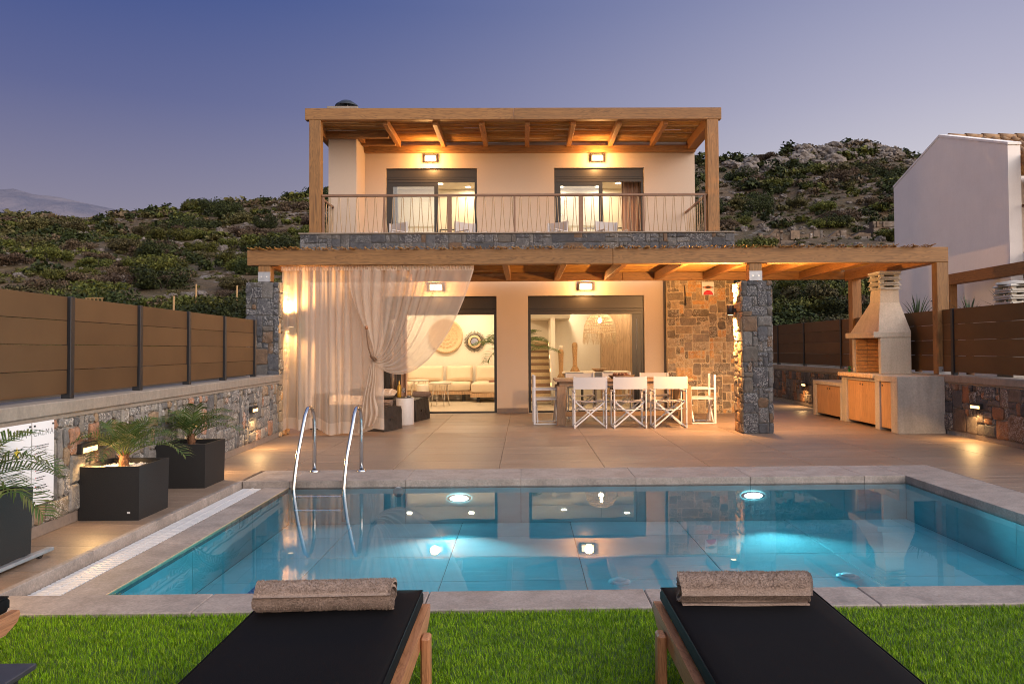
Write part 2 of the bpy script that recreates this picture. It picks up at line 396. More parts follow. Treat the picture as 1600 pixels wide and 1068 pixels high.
def stones(parent, O, U, V, Wd, Ht, cell, mat, seed, sizes=DEF_SIZES, thick=(.012, .03), gap=.005, hole=None, rest=None, local=False):
    r = random.Random(seed); O = Vector(O); U = Vector(U).normalized(); V = Vector(V).normalized(); N = U.cross(V)
    nu, nv = max(1, round(Wd / cell)), max(1, round(Ht / cell)); cu, cv = Wd / nu, Ht / nv
    busy = [[False] * nu for _ in range(nv)]; out = []
    for j in range(nv):
        for i in range(nu):
            if busy[j][i]: continue
            for a, b in r.sample(sizes, len(sizes)) + [(1, 1)]:
                if i + a <= nu and j + b <= nv and not any(busy[jj][ii] for jj in range(j, j + b) for ii in range(i, i + a)): break
            for jj in range(j, j + b):
                for ii in range(i, i + a): busy[jj][ii] = True
            out.append(((i + a / 2) * cu, (j + b / 2) * cv, a * cu, b * cv))
    off = Vector((0, 0, 0)) if local else OFF.get(parent.name, Vector((0, 0, 0)))
    Rm = Matrix((U, V, N)).transposed()
    for x, y, w, h in out:
        if hole and hole(x, y): continue
        vs, fs = stone_mesh(w, h, r.uniform(*thick), r, gap)
        me = bpy.data.meshes.new('stone'); me.from_pydata([tuple(Rm @ Vector(p)) for p in vs], [], fs); me.materials.append(mat)
        o = bpy.data.objects.new('stone', me); put(o, parent); o.location = O + U * x + V * y - off
    return len(out)

# ------------------------------------------------------------------ terrace, coping, pool
def slabs(name, parent, x0, x1, y0, y1, dx, dy, z0, z1, mat, gap=.0016, ox=None, oy=None, ch=.003):
    """rectangular slabs on a grid, clipped to the area; alike slabs share one mesh"""
    cache = {}
    ox = x0 if ox is None else ox; oy = y0 if oy is None else oy
    i = math.floor((x0 - ox) / dx + 1e-6)
    while ox + i * dx < x1 - 1e-4:
        a, b = max(x0, ox + i * dx), min(x1, ox + (i + 1) * dx); j = math.floor((y0 - oy) / dy + 1e-6)
        while oy + j * dy < y1 - 1e-4:
            c, d = max(y0, oy + j * dy), min(y1, oy + (j + 1) * dy)
            if b - a > .02 and d - c > .02:
                key = (round(b - a, 3), round(d - c, 3))
                if key not in cache:
                    w, h = (b - a) / 2 - gap, (d - c) / 2 - gap
                    cache[key] = MB().box((-w, -h, z0 - z1), (w, h, 0), ch).mesh(name, mat)
                inst(name, cache[key], parent, ((a + b) / 2, (c + d) / 2, z1))
            j += 1
        i += 1
ZW = -.07
deck = MB()
for lo, hi in (((-4.35, 8.37, -.3), (6.9, 20.6, -.022)), ((-4.2, 1.0, -.3), (-2.975, 8.37, -.022)), ((-2.975, 7.74, -.6), (4.04, 8.37, -.022)), ((4.04, 1.0, -.6), (6.9, 8.37, -.022))):
    deck.box(lo, hi)
deck = tag(deck.build('terrace', M_grout), kind='structure')
slabs('tile', deck, -4.30, 6.62, 8.37, 15.58, 1.2, .601, -.02, 0, M_deck, ox=-5.1)
slabs('tile', deck, -3.98, -2.975, 1.6, 8.37, 1.2, .601, -.02, 0, M_deck, ox=-5.1)
slabs('tile', deck, 4.58, 6.55, 1.6, 8.37, 1.2, .601, -.02, 0, M_deck, ox=-5.1)
cop = MB().box((-3.0, 3.9, -.6), (4.04, 4.2, -.05))
cop = tag(cop.build('pool_coping', M_grout), kind='structure')
slabs('slab', cop, -2.93, 3.985, 7.70, 8.369, 1.2, .669, -.085, 0, M_cop, gap=.001, ox=-2.46 + .01, ch=.003)
slabs('slab', cop, 3.985, 4.579, 3.87, 8.369, .594, 1.2, -.085, 0, M_cop, gap=.001, ch=.003, oy=3.57)
slabs('slab', cop, -3.35, 3.985, 3.87, 4.165, 1.2, .295, -.06, 0, M_cop, ox=-2.94, ch=.006)
slabs('slab', cop, -2.712, -2.455, 4.166, 7.699, .257, 1.2, -.12, ZW + .004, M_cop, oy=3.1, ch=.003)
slabs('kerb_tile', cop, -2.985, -2.935, 3.87, 7.76, .05, 1.2, -.11, .001, M_cop, oy=3.87, ch=.004)
MB().box((-2.4545, 4.166, ZW - .02), (-2.4495, 7.698, ZW + .0045)).build('edge_trim', simple('brass_trim', (.55, .40, .24), .5, .3), cop)
gut = MB().box((-2.934, 4.166, -.2), (-2.713, 7.699, -.105)); gut.build('gutter_channel', M_gutter, cop)
# white overflow grating
gr = thing('overflow_grating', 'white slatted overflow grating along the pool', 'grating', (-2.82, 5.9, ZW))
sl = MB().box((-.096, -.0165, -.02), (.096, .0165, 0), .003).mesh('slat', M_white)
ny = int(3.5 / .046)
for k in range(ny): inst('slat', sl, gr, (-2.82, 4.19 + k * .046, ZW + .002))
MB().box((-2.827, 4.18, ZW - .03), (-2.813, 7.69, ZW + .0045)).build('spine', M_white, gr)
# basin
ZF = -.45
bas = MB()
bas.box((-2.7, 3.95, ZF - .2), (4.2, 7.95, ZF - .012)); bas.box((-2.7, 4.0, ZF - .01), (-2.475, 7.9, -.13)); bas.box((4.0, 4.0, ZF - .01), (4.2, 7.9, -.09))
bas.box((-2.474, 7.712, ZF - .01), (3.999, 7.9, -.09)); bas.box((-2.474, 4.0, ZF - .01), (3.999, 4.20, -.09))
bas = tag(bas.build('pool_basin', M_poolg), kind='structure')
slabs('pool_tile', bas, -2.46, 3.985, 4.215, 7.70, 1.12, .68, ZF - .012, ZF, M_pool, .0025, oy=3.74, ox=-2.9)
def wall_tiles(fixed, axis, a0, a1, step, o, s):
    k = math.floor((a0 - o) / step)
    while o + k * step < a1 - .01:
        p, q = max(a0, o + k * step) + .002, min(a1, o + (k + 1) * step) - .002; m = MB()
        if axis == 'y': m.box((min(fixed, fixed + s * .013), p, ZF), (max(fixed, fixed + s * .013), q, -.09))
        else: m.box((p, min(fixed, fixed + s * .013), ZF), (q, max(fixed, fixed + s * .013), -.09))
        m.build('pool_tile', M_pool, bas); k += 1
wall_tiles(-2.46, 'y', 4.2, 7.70, 1.2, 4.3, -1); wall_tiles(3.985, 'y', 4.2, 7.70, 1.2, 3.57, 1)
wall_tiles(7.698, 'x', -2.46, 3.985, 1.2, -2.45, 1); wall_tiles(4.215, 'x', -2.46, 3.985, 1.2, -2.45, -1)
# water: one closed body, clear with a blue absorption, rippled mirror-like surface
n = NT('pool_water'); n.t.nodes.remove(n.b)
fr = n.n('ShaderNodeFresnel', {'IOR': 1.6}); gl = n.n('ShaderNodeBsdfGlossy', {'Roughness': .0}); tr = n.n('ShaderNodeBsdfTransparent')
co = n.coord('Object', (1, 1, 1), rand=False)
bp = n.n('ShaderNodeBump', {'Height': n.noise(co, 2.3, 2, .4), 'Strength': .03, 'Distance': .02})
for q in (fr, gl): n.l(bp.outputs[0], q.inputs['Normal'])
mx = n.n('ShaderNodeMixShader', {0: fr.outputs[0], 1: tr.outputs[0], 2: gl.outputs[0]}); n.l(mx.outputs[0], n.out.inputs[0])
ab = n.n('ShaderNodeVolumeAbsorption', {'Color': (.03, .85, .96, 1), 'Density': .52}); n.l(ab.outputs[0], n.out.inputs['Volume'])
wt = MB().box((-2.470, 4.205, ZF - .03), (3.996, 7.712, ZW))
tag(wt.build('pool_water', n.m), kind='structure')
# drains and inlet on the pool floor
for (x, y, lab) in ((.72, 5.72, 'round pool floor inlet left of the right lounger'), (2.52, 5.78, 'round pool floor inlet beyond the right rolled towel')):
    d = thing('floor_inlet', lab, 'pool inlet', (x, y, ZF))
    MB().lathe([(.085, 0), (.085, .008), (.06, .014), (.0, .016)], (x, y, ZF), 24).build('flange', M_inlet, d)
    MB().lathe([(.05, .0155), (.05, .022), (.0, .024)], (x, y, ZF), 20).build('eyeball_nozzle', M_inlet, d)
d = thing('drain_cover', 'blue square main drain on the pool floor beyond the left rolled towel', 'drain', (-1.95, 5.62, ZF))
M_blue = simple('blue_plastic', (.03, .22, .5), .4)
MB().box((-2.07, 5.5, ZF), (-1.83, 5.74, ZF + .008), .003).build('drain_frame', M_blue, d)
for k in range(6): MB().box((-2.05, 5.515 + k * .037, ZF + .008), (-1.85, 5.54 + k * .037, ZF + .014)).build('bar', M_blue, d)
d = thing('skimmer_lid', 'small pale disc fitting under water on the far pool wall', 'pool fitting', (-1.32, 7.69, -.12))
MB().lathe([(.0, .012), (.05, .010), (.055, 0)], (0, 0, 0), 20).build('disc', M_white, d, local=True).rotation_euler = (R(90), 0, 0)
# underwater lights
def emis(name, col, st):
    n = NT(name); n.t.nodes.remove(n.b); e = n.n('ShaderNodeEmission', {'Color': tuple(col) + (1,), 'Strength': st}); n.l(e.outputs[0], n.out.inputs[0]); return n.m
E_pool = emis('pool_light_lens', (.75, .93, 1), 9); E_warm = emis('warm_lamp_glass', (1.0, .66, .32), 6.5); E_step = emis('step_light_glass', (1.0, .55, .20), 4)
E_down = emis('downlight_glass', (1.0, .80, .52), 14); E_bulb = emis('bulb', (1.0, .74, .42), 30)
for x, lab in ((-.69, 'lit underwater pool light below the left doorway'), (2.37, 'lit underwater pool light nearer the right stone pillar')):
    d = thing('pool_light', lab, 'pool light', (x, 7.69, -.19))
    o = MB().lathe([(.11, 0), (.11, .015), (.085, .02)], (0, 0, 0), 28).build('bezel', M_inlet, d, local=True); o.rotation_euler = (R(90), 0, 0); o.scale = (1.15, .38, 1)
    o = MB().lathe([(.084, .016), (.05, .024), (0, .026)], (0, 0, 0), 24).build('lens', E_pool, d, local=True); o.rotation_euler = (R(90), 0, 0); o.scale = (1.15, .38, 1)
    lamp('pool_spot', 'AREA', (x, 7.63, -.20), 40, (.66, .93, 1.0), d, .16, to=(0, -.85, .5), spread=R(118))

# ------------------------------------------------------------------ lawn
ground = MB(); ground.grid(lambda u, v: ((u - .5) * 7000, (v - .5) * 7000, -2.2), 4, 4, False)
tag(ground.build('ground', simple('dry_ground', (.16, .12, .085), .9, scale=.05)), kind='structure')
tag(MB().box((-4.2, -6, -.3), (7.0, 3.868, -.022)).build('lawn_base', simple('turf_backing', (.05, .085, .02), .9)), kind='structure')
def grass():
    g = np.random.default_rng(3)
    def pts(n, x0, x1, y0, y1): return np.stack([g.uniform(x0, x1, n), g.uniform(y0, y1, n)], 1)
    p = np.concatenate([pts(190000, -3.4, 4.1, 2.75, 3.875), pts(50000, -3.6, 4.6, 1.2, 2.75)])
    n = len(p); ang = g.uniform(0, 6.283, n); lean = g.uniform(.002, .026, n); h = g.uniform(.014, .027, n)
    patch = np.array([mnoise.noise(Vector((a * 1.3, b * 1.3, 0))) for a, b in p[:, :2]])
    h *= 1 + .25 * patch
    w = g.uniform(.0008, .0015, n)
    dx, dy = np.cos(ang), np.sin(ang); base = np.stack([p[:, 0], p[:, 1], np.full(n, -.022)], 1)
    side = np.stack([-dy, dx, np.zeros(n)], 1) * w[:, None]
    tip = base + np.stack([dx * lean, dy * lean, h], 1); mid = base + np.stack([dx * lean * .3, dy * lean * .3, h * .6], 1)
    V = np.stack([base - side, base + side, mid + side * .8, mid - side * .8, tip], 1).reshape(-1, 3)
    me = bpy.data.meshes.new('lawn'); me.vertices.add(len(V)); me.vertices.foreach_set('co', V.ravel())
    i = np.arange(n)[:, None] * 5
    L = np.concatenate([i + np.array([0, 1, 2, 3]), i + np.array([3, 2, 4])], 1).ravel()
    me.loops.add(len(L)); me.loops.foreach_set('vertex_index', L.astype(np.int32))
    st = (np.arange(n)[:, None] * 7 + np.array([0, 4])).ravel(); tot = np.tile([4, 3], n)
    me.polygons.add(2 * n); me.polygons.foreach_set('loop_start', st.astype(np.int32)); me.polygons.foreach_set('loop_total', tot.astype(np.int32))
    me.update(); me.validate()
    m = NT('grass_blade'); ge = m.n('ShaderNodeNewGeometry')
    v = m.coord('Object', (1, 1, 1), rand=False); f = m.noise(m.coord('Object', (1.2, 6, 1), rand=False), 2.6, 5, .7); rp = ge.outputs['Random Per Island']
    c = m.ramp(rp, [(0, (.055, .13, .002)), (.4, (.155, .31, .004)), (.75, (.255, .44, .008)), (1, (.39, .50, .04))])
    c = m.mix(m.math('MULTIPLY', m.ramp(f, [(.38, (0, 0, 0)), (.62, (1, 1, 1))]), .55), c, (.045, .11, .003)); m.set(c, .55); m.b.inputs['Specular IOR Level'].default_value = .1
    me.materials.append(m.m); o = bpy.data.objects.new('lawn', me); C.objects.link(o); tag(o, 'short green artificial turf in front of the pool', 'grass', kind='stuff')
grass()
# ------------------------------------------------------------------ left boundary wall + fence
AL = math.atan(.0462); LX, LY = -3.575, 5.44
def LW(x, y, z=0): # local wall frame to world
    return Vector((LX, LY, 0)) + Matrix.Rotation(AL, 3, 'Z') @ Vector((x, y, z))
lw = thing('boundary_wall', 'grey and tan stone wall with a concrete coping beside the planters', 'stone wall', (LX, LY, 0), AL)
MB().box((-.32, -3.0, -.1), (-.003, 6.16, .835)).build('core', M_mortar, lw, local=True)
MB().box((-.31, -3.0, .836), (.012, 6.18, .872), .004).build('plaster_band', M_conc, lw, local=True)
MB().box((-.36, -3.0, .8725), (.03, 6.24, .972), .008).build('coping', M_conc, lw, local=True)
for k in range(8):
    a = -3.0 + k * 1.145; MB().box((-.004, a, .001), (.011, a + 1.143, .085), .002).build('skirting', M_skirt, lw, local=True)
stones(lw, (0, -1.3, .085), (0, 1, 0), (0, 0, 1), 7.4, .75, .074, ST_tan, 11, sizes=[(2, 2), (3, 2), (2, 1), (3, 3), (2, 3), (1, 2), (4, 2), (3, 2), (2, 4), (1, 1), (1, 3)], local=True)
def fence(name, label, to_world, rot, origin, fx, posts, zs, base, tops, pw=.07, trim_side=1):
    f = thing(name, label, 'fence', origin, rot)
    for y in posts:
        MB().box((fx - .035, y - .03, base), (fx + .04, y + .03, tops), .004).build('post', M_anth, f, local=True)
    for a, b in zip(posts[:-1], posts[1:]):
        for z0, z1 in zip(zs[:-1], zs[1:]):
            t = rng.uniform(-.003, .003)
            MB().box((fx - .012 + t, a + .031, z0 + .002), (fx + .014 + t, b - .031, z1 - .002), .002).build('board', M_board, f, local=True)
    return f
lposts = [p - LY for p in (1.3, 2.5, 3.69, 4.88, 6.07, 7.26, 8.43, 9.56, 10.77)]
fence('panel_fence', 'bronze board fence with dark posts on the wall behind the planters', None, AL, (LX, LY, 0), -.13, lposts, (1.01, 1.205, 1.407, 1.604, 1.80), .972, 1.80)
# ------------------------------------------------------------------ right boundary wall + fence
RX = 6.52
rw = thing('boundary_wall', 'brown and rust stone wall with a concrete coping behind the barbecue', 'stone wall', (RX, 11, 0))
MB().box((RX + .003, 7.0, -.1), (RX + .32, 20.6, .775)).build('core', M_mortar, rw)
MB().box((RX - .012, 7.0, .776), (RX + .31, 20.6, .80), .004).build('plaster_band', M_conc, rw)
MB().box((RX - .03, 7.0, .801), (RX + .36, 20.6, .905), .008).build('coping', M_conc, rw)
for k in range(9):
    a = 7.0 + k * 1.2
    if a + 1.2 < 11.4 or a > 14.7: MB().box((RX - .011, a, .001), (RX + .002, a + 1.197, .07), .002).build('skirting', M_skirt, rw)
stones(rw, (RX, 11.42, .07), (0, -1, 0), (0, 0, 1), 3.3, .70, .088, ST_rust, 21, sizes=[(2, 2), (3, 2), (3, 3), (2, 3), (4, 3), (1, 1), (2, 1), (1, 2), (4, 4)], thick=(.012, .034))
stones(rw, (RX, 19.6, .07), (0, -1, 0), (0, 0, 1), 4.9, .70, .1, ST_rust, 22, sizes=[(2, 2), (3, 2), (2, 1), (2, 3), (1, 1), (1, 2)])
fence('panel_fence', 'bronze board fence with dark posts on the wall behind the barbecue', None, 0, (RX, 0, 0), .13, [7.3, 9.3, 11.32, 13.3, 15.35, 17.4, 19.2, 20.5], (.95, 1.203, 1.447, 1.693, 1.93), .905, 1.935)
# back return of the plot, beyond the house side
# ------------------------------------------------------------------ stone pillars
pl = thing('stone_pillar', 'dark slate pillar with chiselled stones right of the dining table', 'pillar', (3.665, 11.8, 0))
MB().box((3.44, 11.56, -.02), (3.895, 12.03, 2.40)).build('core', M_mortar_d, pl)
stones(pl, (3.43, 11.558, 0), (1, 0, 0), (0, 0, 1), .475, 2.405, .079, ST_slate, 41, sizes=[(2, 2), (3, 2), (3, 3), (2, 1), (1, 2), (2, 3), (3, 4), (1, 1), (4, 3)], thick=(.008, .022))
stones(pl, (3.438, 12.03, 0), (0, -1, 0), (0, 0, 1), .475, 2.405, .079, ST_back, 42, sizes=[(2, 2), (3, 2), (3, 1), (2, 1), (1, 2), (2, 3), (1, 1), (4, 2)], thick=(.01, .03))
stones(pl, (3.897, 11.558, 0), (0, 1, 0), (0, 0, 1), .475, 2.405, .095, ST_slate, 43, sizes=[(2, 2), (3, 2), (2, 1), (2, 3), (5, 2)])
pr_ = thing('stone_pillar', 'dark slate pillar beside the sheer curtain at the end of the wall', 'pillar', (-4.1, 11.8, 0))
MB().box((-4.35, 11.56, -.02), (-3.85, 12.05, 2.42)).build('core', M_mortar_d, pr_)
stones(pr_, (-4.36, 11.558, 0), (1, 0, 0), (0, 0, 1), .515, 2.425, .086, ST_slate, 51, sizes=[(2, 2), (3, 2), (3, 3), (2, 1), (1, 2), (4, 3), (2, 3), (1, 1)], thick=(.008, .022))
stones(pr_, (-3.848, 11.558, 0), (0, 1, 0), (0, 0, 1), .49, 2.425, .082, ST_back, 52, sizes=[(2, 2), (3, 2), (2, 1), (1, 2), (2, 3), (1, 1)], thick=(.01, .028))
# ------------------------------------------------------------------ house
def panel(x0, x1, z0, z1, holes, y0, y1):
    """wall x0..x1, z0..z1, thickness y0..y1, with rectangular openings, one clean solid"""
    xs = sorted({x0, x1, *[h[0] for h in holes], *[h[1] for h in holes]}); zs = sorted({z0, z1, *[h[2] for h in holes], *[h[3] for h in holes]})
    xs = [x for x in xs if x0 <= x <= x1]; zs = [z for z in zs if z0 <= z <= z1]
    solid = lambda i, k: 0 <= i < len(xs) - 1 and 0 <= k < len(zs) - 1 and not any(h[0] <= (xs[i] + xs[i + 1]) / 2 <= h[1] and h[2] <= (zs[k] + zs[k + 1]) / 2 <= h[3] for h in holes)
    m = MB()
    for i in range(len(xs) - 1):
        for k in range(len(zs) - 1):
            if not solid(i, k): continue
            a, b, c, d = xs[i], xs[i + 1], zs[k], zs[k + 1]
            m.add([(a, y0, c), (b, y0, c), (b, y0, d), (a, y0, d)], [(0, 1, 2, 3)]); m.add([(a, y1, c), (b, y1, c), (b, y1, d), (a, y1, d)], [(3, 2, 1, 0)])
            if not solid(i - 1, k): m.add([(a, y0, c), (a, y0, d), (a, y1, d), (a, y1, c)], [(0, 1, 2, 3)])
            if not solid(i + 1, k): m.add([(b, y0, c), (b, y0, d), (b, y1, d), (b, y1, c)], [(3, 2, 1, 0)])
            if not solid(i, k - 1): m.add([(a, y0, c), (b, y0, c), (b, y1, c), (a, y1, c)], [(3, 2, 1, 0)])
            if not solid(i, k + 1): m.add([(a, y0, d), (b, y0, d), (b, y1, d), (a, y1, d)], [(0, 1, 2, 3)])
    return m
YW, YU = 15.5, 17.2
hs = thing('house', 'white two-storey villa with a pergola balcony behind the pool', 'house', (0, 18, 0))
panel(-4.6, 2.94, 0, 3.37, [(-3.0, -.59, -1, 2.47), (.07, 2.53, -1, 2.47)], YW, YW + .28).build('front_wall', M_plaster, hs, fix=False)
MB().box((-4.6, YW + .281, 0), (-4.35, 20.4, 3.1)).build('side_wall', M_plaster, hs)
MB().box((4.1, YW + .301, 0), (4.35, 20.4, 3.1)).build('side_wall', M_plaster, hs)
MB().box((-4.345, 20.0, 0), (4.095, 20.25, 3.1)).build('rear_wall', M_room, hs)
MB().box((-4.345, YW + .282, 2.74), (4.095, 19.998, 2.8)).build('ceiling', M_room, hs)
MB().box((-4.345, YW + .0, -.015), (4.095, 19.998, .004)).build('room_floor', M_room_floor, hs)
MB().box((-4.62, 15.45, 3.101), (4.37, 20.3, 3.35)).build('floor_slab', M_plaster, hs)
MB().box((-.585, YW - .012, .001), (.065, YW + .2, .115), .003).build('plinth', M_skirt, hs)
MB().box((2.54, YW - .012, .001), (2.935, YW - .001, .10), .003).build('plinth', M_skirt, hs)
MB().box((-4.59, YW - .012, .001), (-3.01, YW - .001, .10), .003).build('plinth', M_skirt, hs)
# stone clad corner
sw = MB().box((2.962, 15.215, 0), (4.345, YW + .30, 3.37)).build('stone_cladding', M_mortar_l, hs)
stones(sw, (2.955, 15.213, 0), (1, 0, 0), (0, 0, 1), 1.395, 2.76, .0875, ST_back, 61, sizes=[(2, 1), (3, 2), (2, 2), (3, 1), (1, 1), (1, 2), (2, 3), (4, 2), (2, 2)], thick=(.005, .017), gap=.008)
stones(sw, (4.347, 15.213, 0), (0, 1, 0), (0, 0, 1), .58, 2.76, .1, ST_slate, 62)
MB().box((2.9415, YW - .13, 0), (2.961, YW + .2, 2.75)).build('corner_strip', M_mortar_d, hs)
# parapet band
bd = MB().box((-4.63, 15.225, 3.371), (4.37, 15.449, 3.745)).build('parapet', M_mortar_d, hs)
stones(bd, (-4.635, 15.223, 3.372), (1, 0, 0), (0, 0, 1), 9.01, .372, .093, ST_slate, 71, sizes=[(3, 2), (2, 2), (3, 1), (2, 1), (4, 2), (1, 1), (3, 2), (2, 4), (1, 2), (5, 2)], thick=(.008, .02))
stones(bd, (4.372, 15.223, 3.372), (0, 1, 0), (0, 0, 1), .22, .372, .12, ST_rust, 72)
MB().box((-4.66, 15.19, 3.746), (4.395, 15.47, 3.772), .004).build('parapet_cap', M_conc, hs)
# upper storey
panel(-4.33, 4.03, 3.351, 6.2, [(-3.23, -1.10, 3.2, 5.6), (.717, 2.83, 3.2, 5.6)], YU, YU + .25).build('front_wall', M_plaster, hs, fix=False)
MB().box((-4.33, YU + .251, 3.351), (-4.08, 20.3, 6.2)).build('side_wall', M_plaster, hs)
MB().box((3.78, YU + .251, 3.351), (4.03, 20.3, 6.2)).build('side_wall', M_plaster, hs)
MB().box((-4.075, 20.05, 3.351), (3.775, 20.3, 6.2)).build('rear_wall', M_room, hs)
MB().box((-.30, YU + .252, 3.351), (-.14, 20.045, 6.0)).build('partition', M_room, hs)
MB().box((-4.4, YU + .05, 6.201), (4.1, 20.4, 6.33)).build('roof', M_conc_grey, hs)
for a, b in ((-4.075, -.305), (-.135, 3.775)): MB().box((a, YU + .252, 5.72), (b, 20.045, 5.78)).build('ceiling', M_room, hs)
MB().box((-4.07, YU + .0, 3.351), (3.77, 20.04, 3.362)).build('room_floor', M_room_floor, hs)
# chimney
ch = MB().box((-4.34, 16.33, 3.351), (-3.72, 17.199, 6.715)).build('chimney', M_plaster, hs)
MB().box((-4.37, 16.30, 6.716), (-3.69, 17.23, 6.775), .006).build('cap_slab', M_conc, ch)
cw = MB()
for k in range(4):
    t = k * math.pi / 2 + .4; cw.tube([(-4.03 + .12 * math.cos(t), 16.72 + .12 * math.sin(t), 6.77), (-4.03 + .14 * math.cos(t), 16.72 + .14 * math.sin(t), 7.0)], .012, 6)
cw.build('cowl_legs', M_galv, ch)
MB().lathe([(.26, 6.90), (.25, 6.93), (.12, 7.02), (.0, 7.06)], (-4.03, 16.72, 0), 20).lathe([(.25, 6.905), (.10, 6.99), (0, 7.03)], (-4.03, 16.72, 0), 20).build('cowl', simple('dark_cowl', (.05, .055, .06), .35, .6), ch)
# doors
def glass_mat():
    n = NT('window_glass'); n.t.nodes.remove(n.b)
    fr = n.n('ShaderNodeFresnel', {'IOR': 1.5}); g = n.n('ShaderNodeBsdfGlossy', {'Roughness': .0}); t = n.n('ShaderNodeBsdfTransparent', {'Color': (.86, .90, .93, 1)})
    f2 = n.math('ADD', fr.outputs[0], .06)
    m = n.n('ShaderNodeMixShader', {0: f2, 1: t.outputs[0], 2: g.outputs[0]}); n.l(m.outputs[0], n.out.inputs[0]); return n.m
M_glass = glass_mat()
def door(x0, x1, zf, zt, zbox, y, sash):
    d = MB()
    d.box((x0 + .003, y - .0, zf), (x0 + .058, y + .14, zbox)); d.box((x1 - .058, y + .0, zf), (x1 - .003, y + .14, zbox)); d.box((x0 + .058, y + .002, zbox - .05), (x1 - .058, y + .138, zbox))
    d.box((x0 + .058, y + .002, zf), (x1 - .058, y + .138, zf + .035))
    fr = d.build('sliding_door', M_frame, hs)
    MB().box((x0 + .003, y + .006, zbox + .001), (x1 - .003, y + .16, zt - .003), .004).build('shutter_box', M_shut, fr)
    MB().box((x0 + .02, y - .004, zbox - .052), (x1 - .02, y + .03, zbox - .016), .003).build('shutter_bar', M_shut, fr)
    MB().box((x0 + .03, y + .002, zbox - .0515 - .07), (x1 - .03, y + .03, zbox - .0535), .003).build('shutter_bar', M_shut, fr)
    for (a, b, yy) in sash:
        s = MB(); z0, z1 = zf + .036, zbox - .12
        s.box((a, yy, z0), (a + .09, yy + .045, z1)); s.box((b - .09, yy, z0), (b, yy + .045, z1)); s.box((a + .09, yy + .001, z1 - .09), (b - .09, yy + .044, z1)); s.box((a + .09, yy + .001, z0), (b - .09, yy + .044, z0 + .09))
        s.build('sash', M_frame, fr)
        MB().box((a + .089, yy + .017, z0 + .089), (b - .089, yy + .029, z1 - .089)).build('pane', M_glass, fr)
    return fr
door(-3.0, -.59, .004, 2.47, 2.20, YW + .08, [(-2.94, -2.62, YW + .09)])
door(.07, 2.53, .004, 2.47, 2.20, YW + .08, [(2.28, 2.47, YW + .09)])
door(-3.23, -1.10, 3.362, 5.60, 5.40, YU + .06, [(-3.17, -2.02, YU + .07)])
door(.717, 2.83, 3.362, 5.60, 5.40, YU + .06, [(.777, 1.86, YU + .07)])
# ------------------------------------------------------------------ reeds
def reed_mat():
    n = NT('reed'); ge = n.n('ShaderNodeNewGeometry'); rp = ge.outputs['Random Per Island']
    c = n.ramp(rp, [(0, (.20, .085, .012)), (.35, (.38, .18, .03)), (.7, (.52, .27, .055)), (1, (.28, .12, .02))])
    f = n.noise(n.coord('Object', (3, 60, 60), rand=False), 2, 3); c = n.mix(.5, c, n.ramp(f, [(.35, (.12, .05, .008)), (.65, (.52, .27, .06))])); return n.set(c, .6)
M_reed = reed_mat()
def reed_mesh(x0, x1, y0, y1, z, seed, pitch=.0135, hole=None, fringe=None):
    r = random.Random(seed); m = MB(); y = y0
    while y < y1:
        x = x0 - r.uniform(0, 1.5)
        while x < x1:
            L = r.uniform(1.4, 2.8); a, b = max(x, x0 - r.uniform(0, .03)), min(x + L, x1 + r.uniform(0, .03)); x += L - .03
            if b - a < .1: continue
            rr = r.uniform(.0055, .0085); zz = z + r.uniform(-.005, .007); yy = y + r.uniform(-.003, .003); dy = r.uniform(-.012, .012)
            segs = [(a, b)]
            if hole and hole[2] < yy < hole[3]: segs = [(p, q) for p, q in ((a, min(b, hole[0])), (max(a, hole[1]), b)) if q - p > .05]
            for p, q in segs: m.tube([(p, yy, zz), (q, yy + dy, zz + r.uniform(-.004, .004))], rr, 5, True, False)
        y += pitch
    for k in range(fringe or 0):
        x = r.uniform(x0, x1); m.tube([(x, y0 + .25 * r.random(), z + .012), (x + r.uniform(-.10, .10), y0 - .05 - .10 * r.random(), z + .02 + r.uniform(0, .035))], .006, 4, True, False)
    return m
# ------------------------------------------------------------------ lower pergola
pg = thing('pergola', 'wide timber pergola with a reed roof over the terrace', 'pergola', (1.2, 13.4, 2.7))
MB().box((-4.36, 11.60, 2.69), (1.4, 11.74, 2.932), .006).build('beam', W_beam_x, pg)
MB().box((1.404, 11.60, 2.69), (6.755, 11.74, 2.932), .006).build('beam', W_beam_x, pg)
MB().box((-4.36, 14.98, 2.735), (2.0, 15.10, 2.90), .006).build('purlin', W_beam_x, pg)
MB().box((2.004, 14.98, 2.735), (6.74, 15.10, 2.90), .006).build('purlin', W_beam_x, pg)
for x in (-4.30, -3.33, -2.33, -1.32, -.32, .66, 1.68, 2.70, 3.70, 4.70, 5.68):
    MB().box((x - .05, 11.741, 2.745), (x + .05, 14.979, 2.893), .005).build('rafter', W_beam_y, pg)
MB().box((6.565, 11.741, 2.70), (6.755, 14.979, 2.93), .006).build('side_beam', W_beam_y, pg)
MB().box((6.566, 11.605, .906), (6.755, 11.76, 2.689), .006).build('post', W_beam_z, pg)
MB().box((6.60, 14.72, .906), (6.79, 14.90, 2.734), .006).build('post', W_beam_z, pg)
MB().box((3.575, 11.62, 2.42), (3.775, 11.80, 2.689), .005).build('post', W_beam_z, pg)
MB().box((-4.19, 11.62, 2.44), (-4.00, 11.80, 2.689), .005).build('post', W_beam_z, pg)
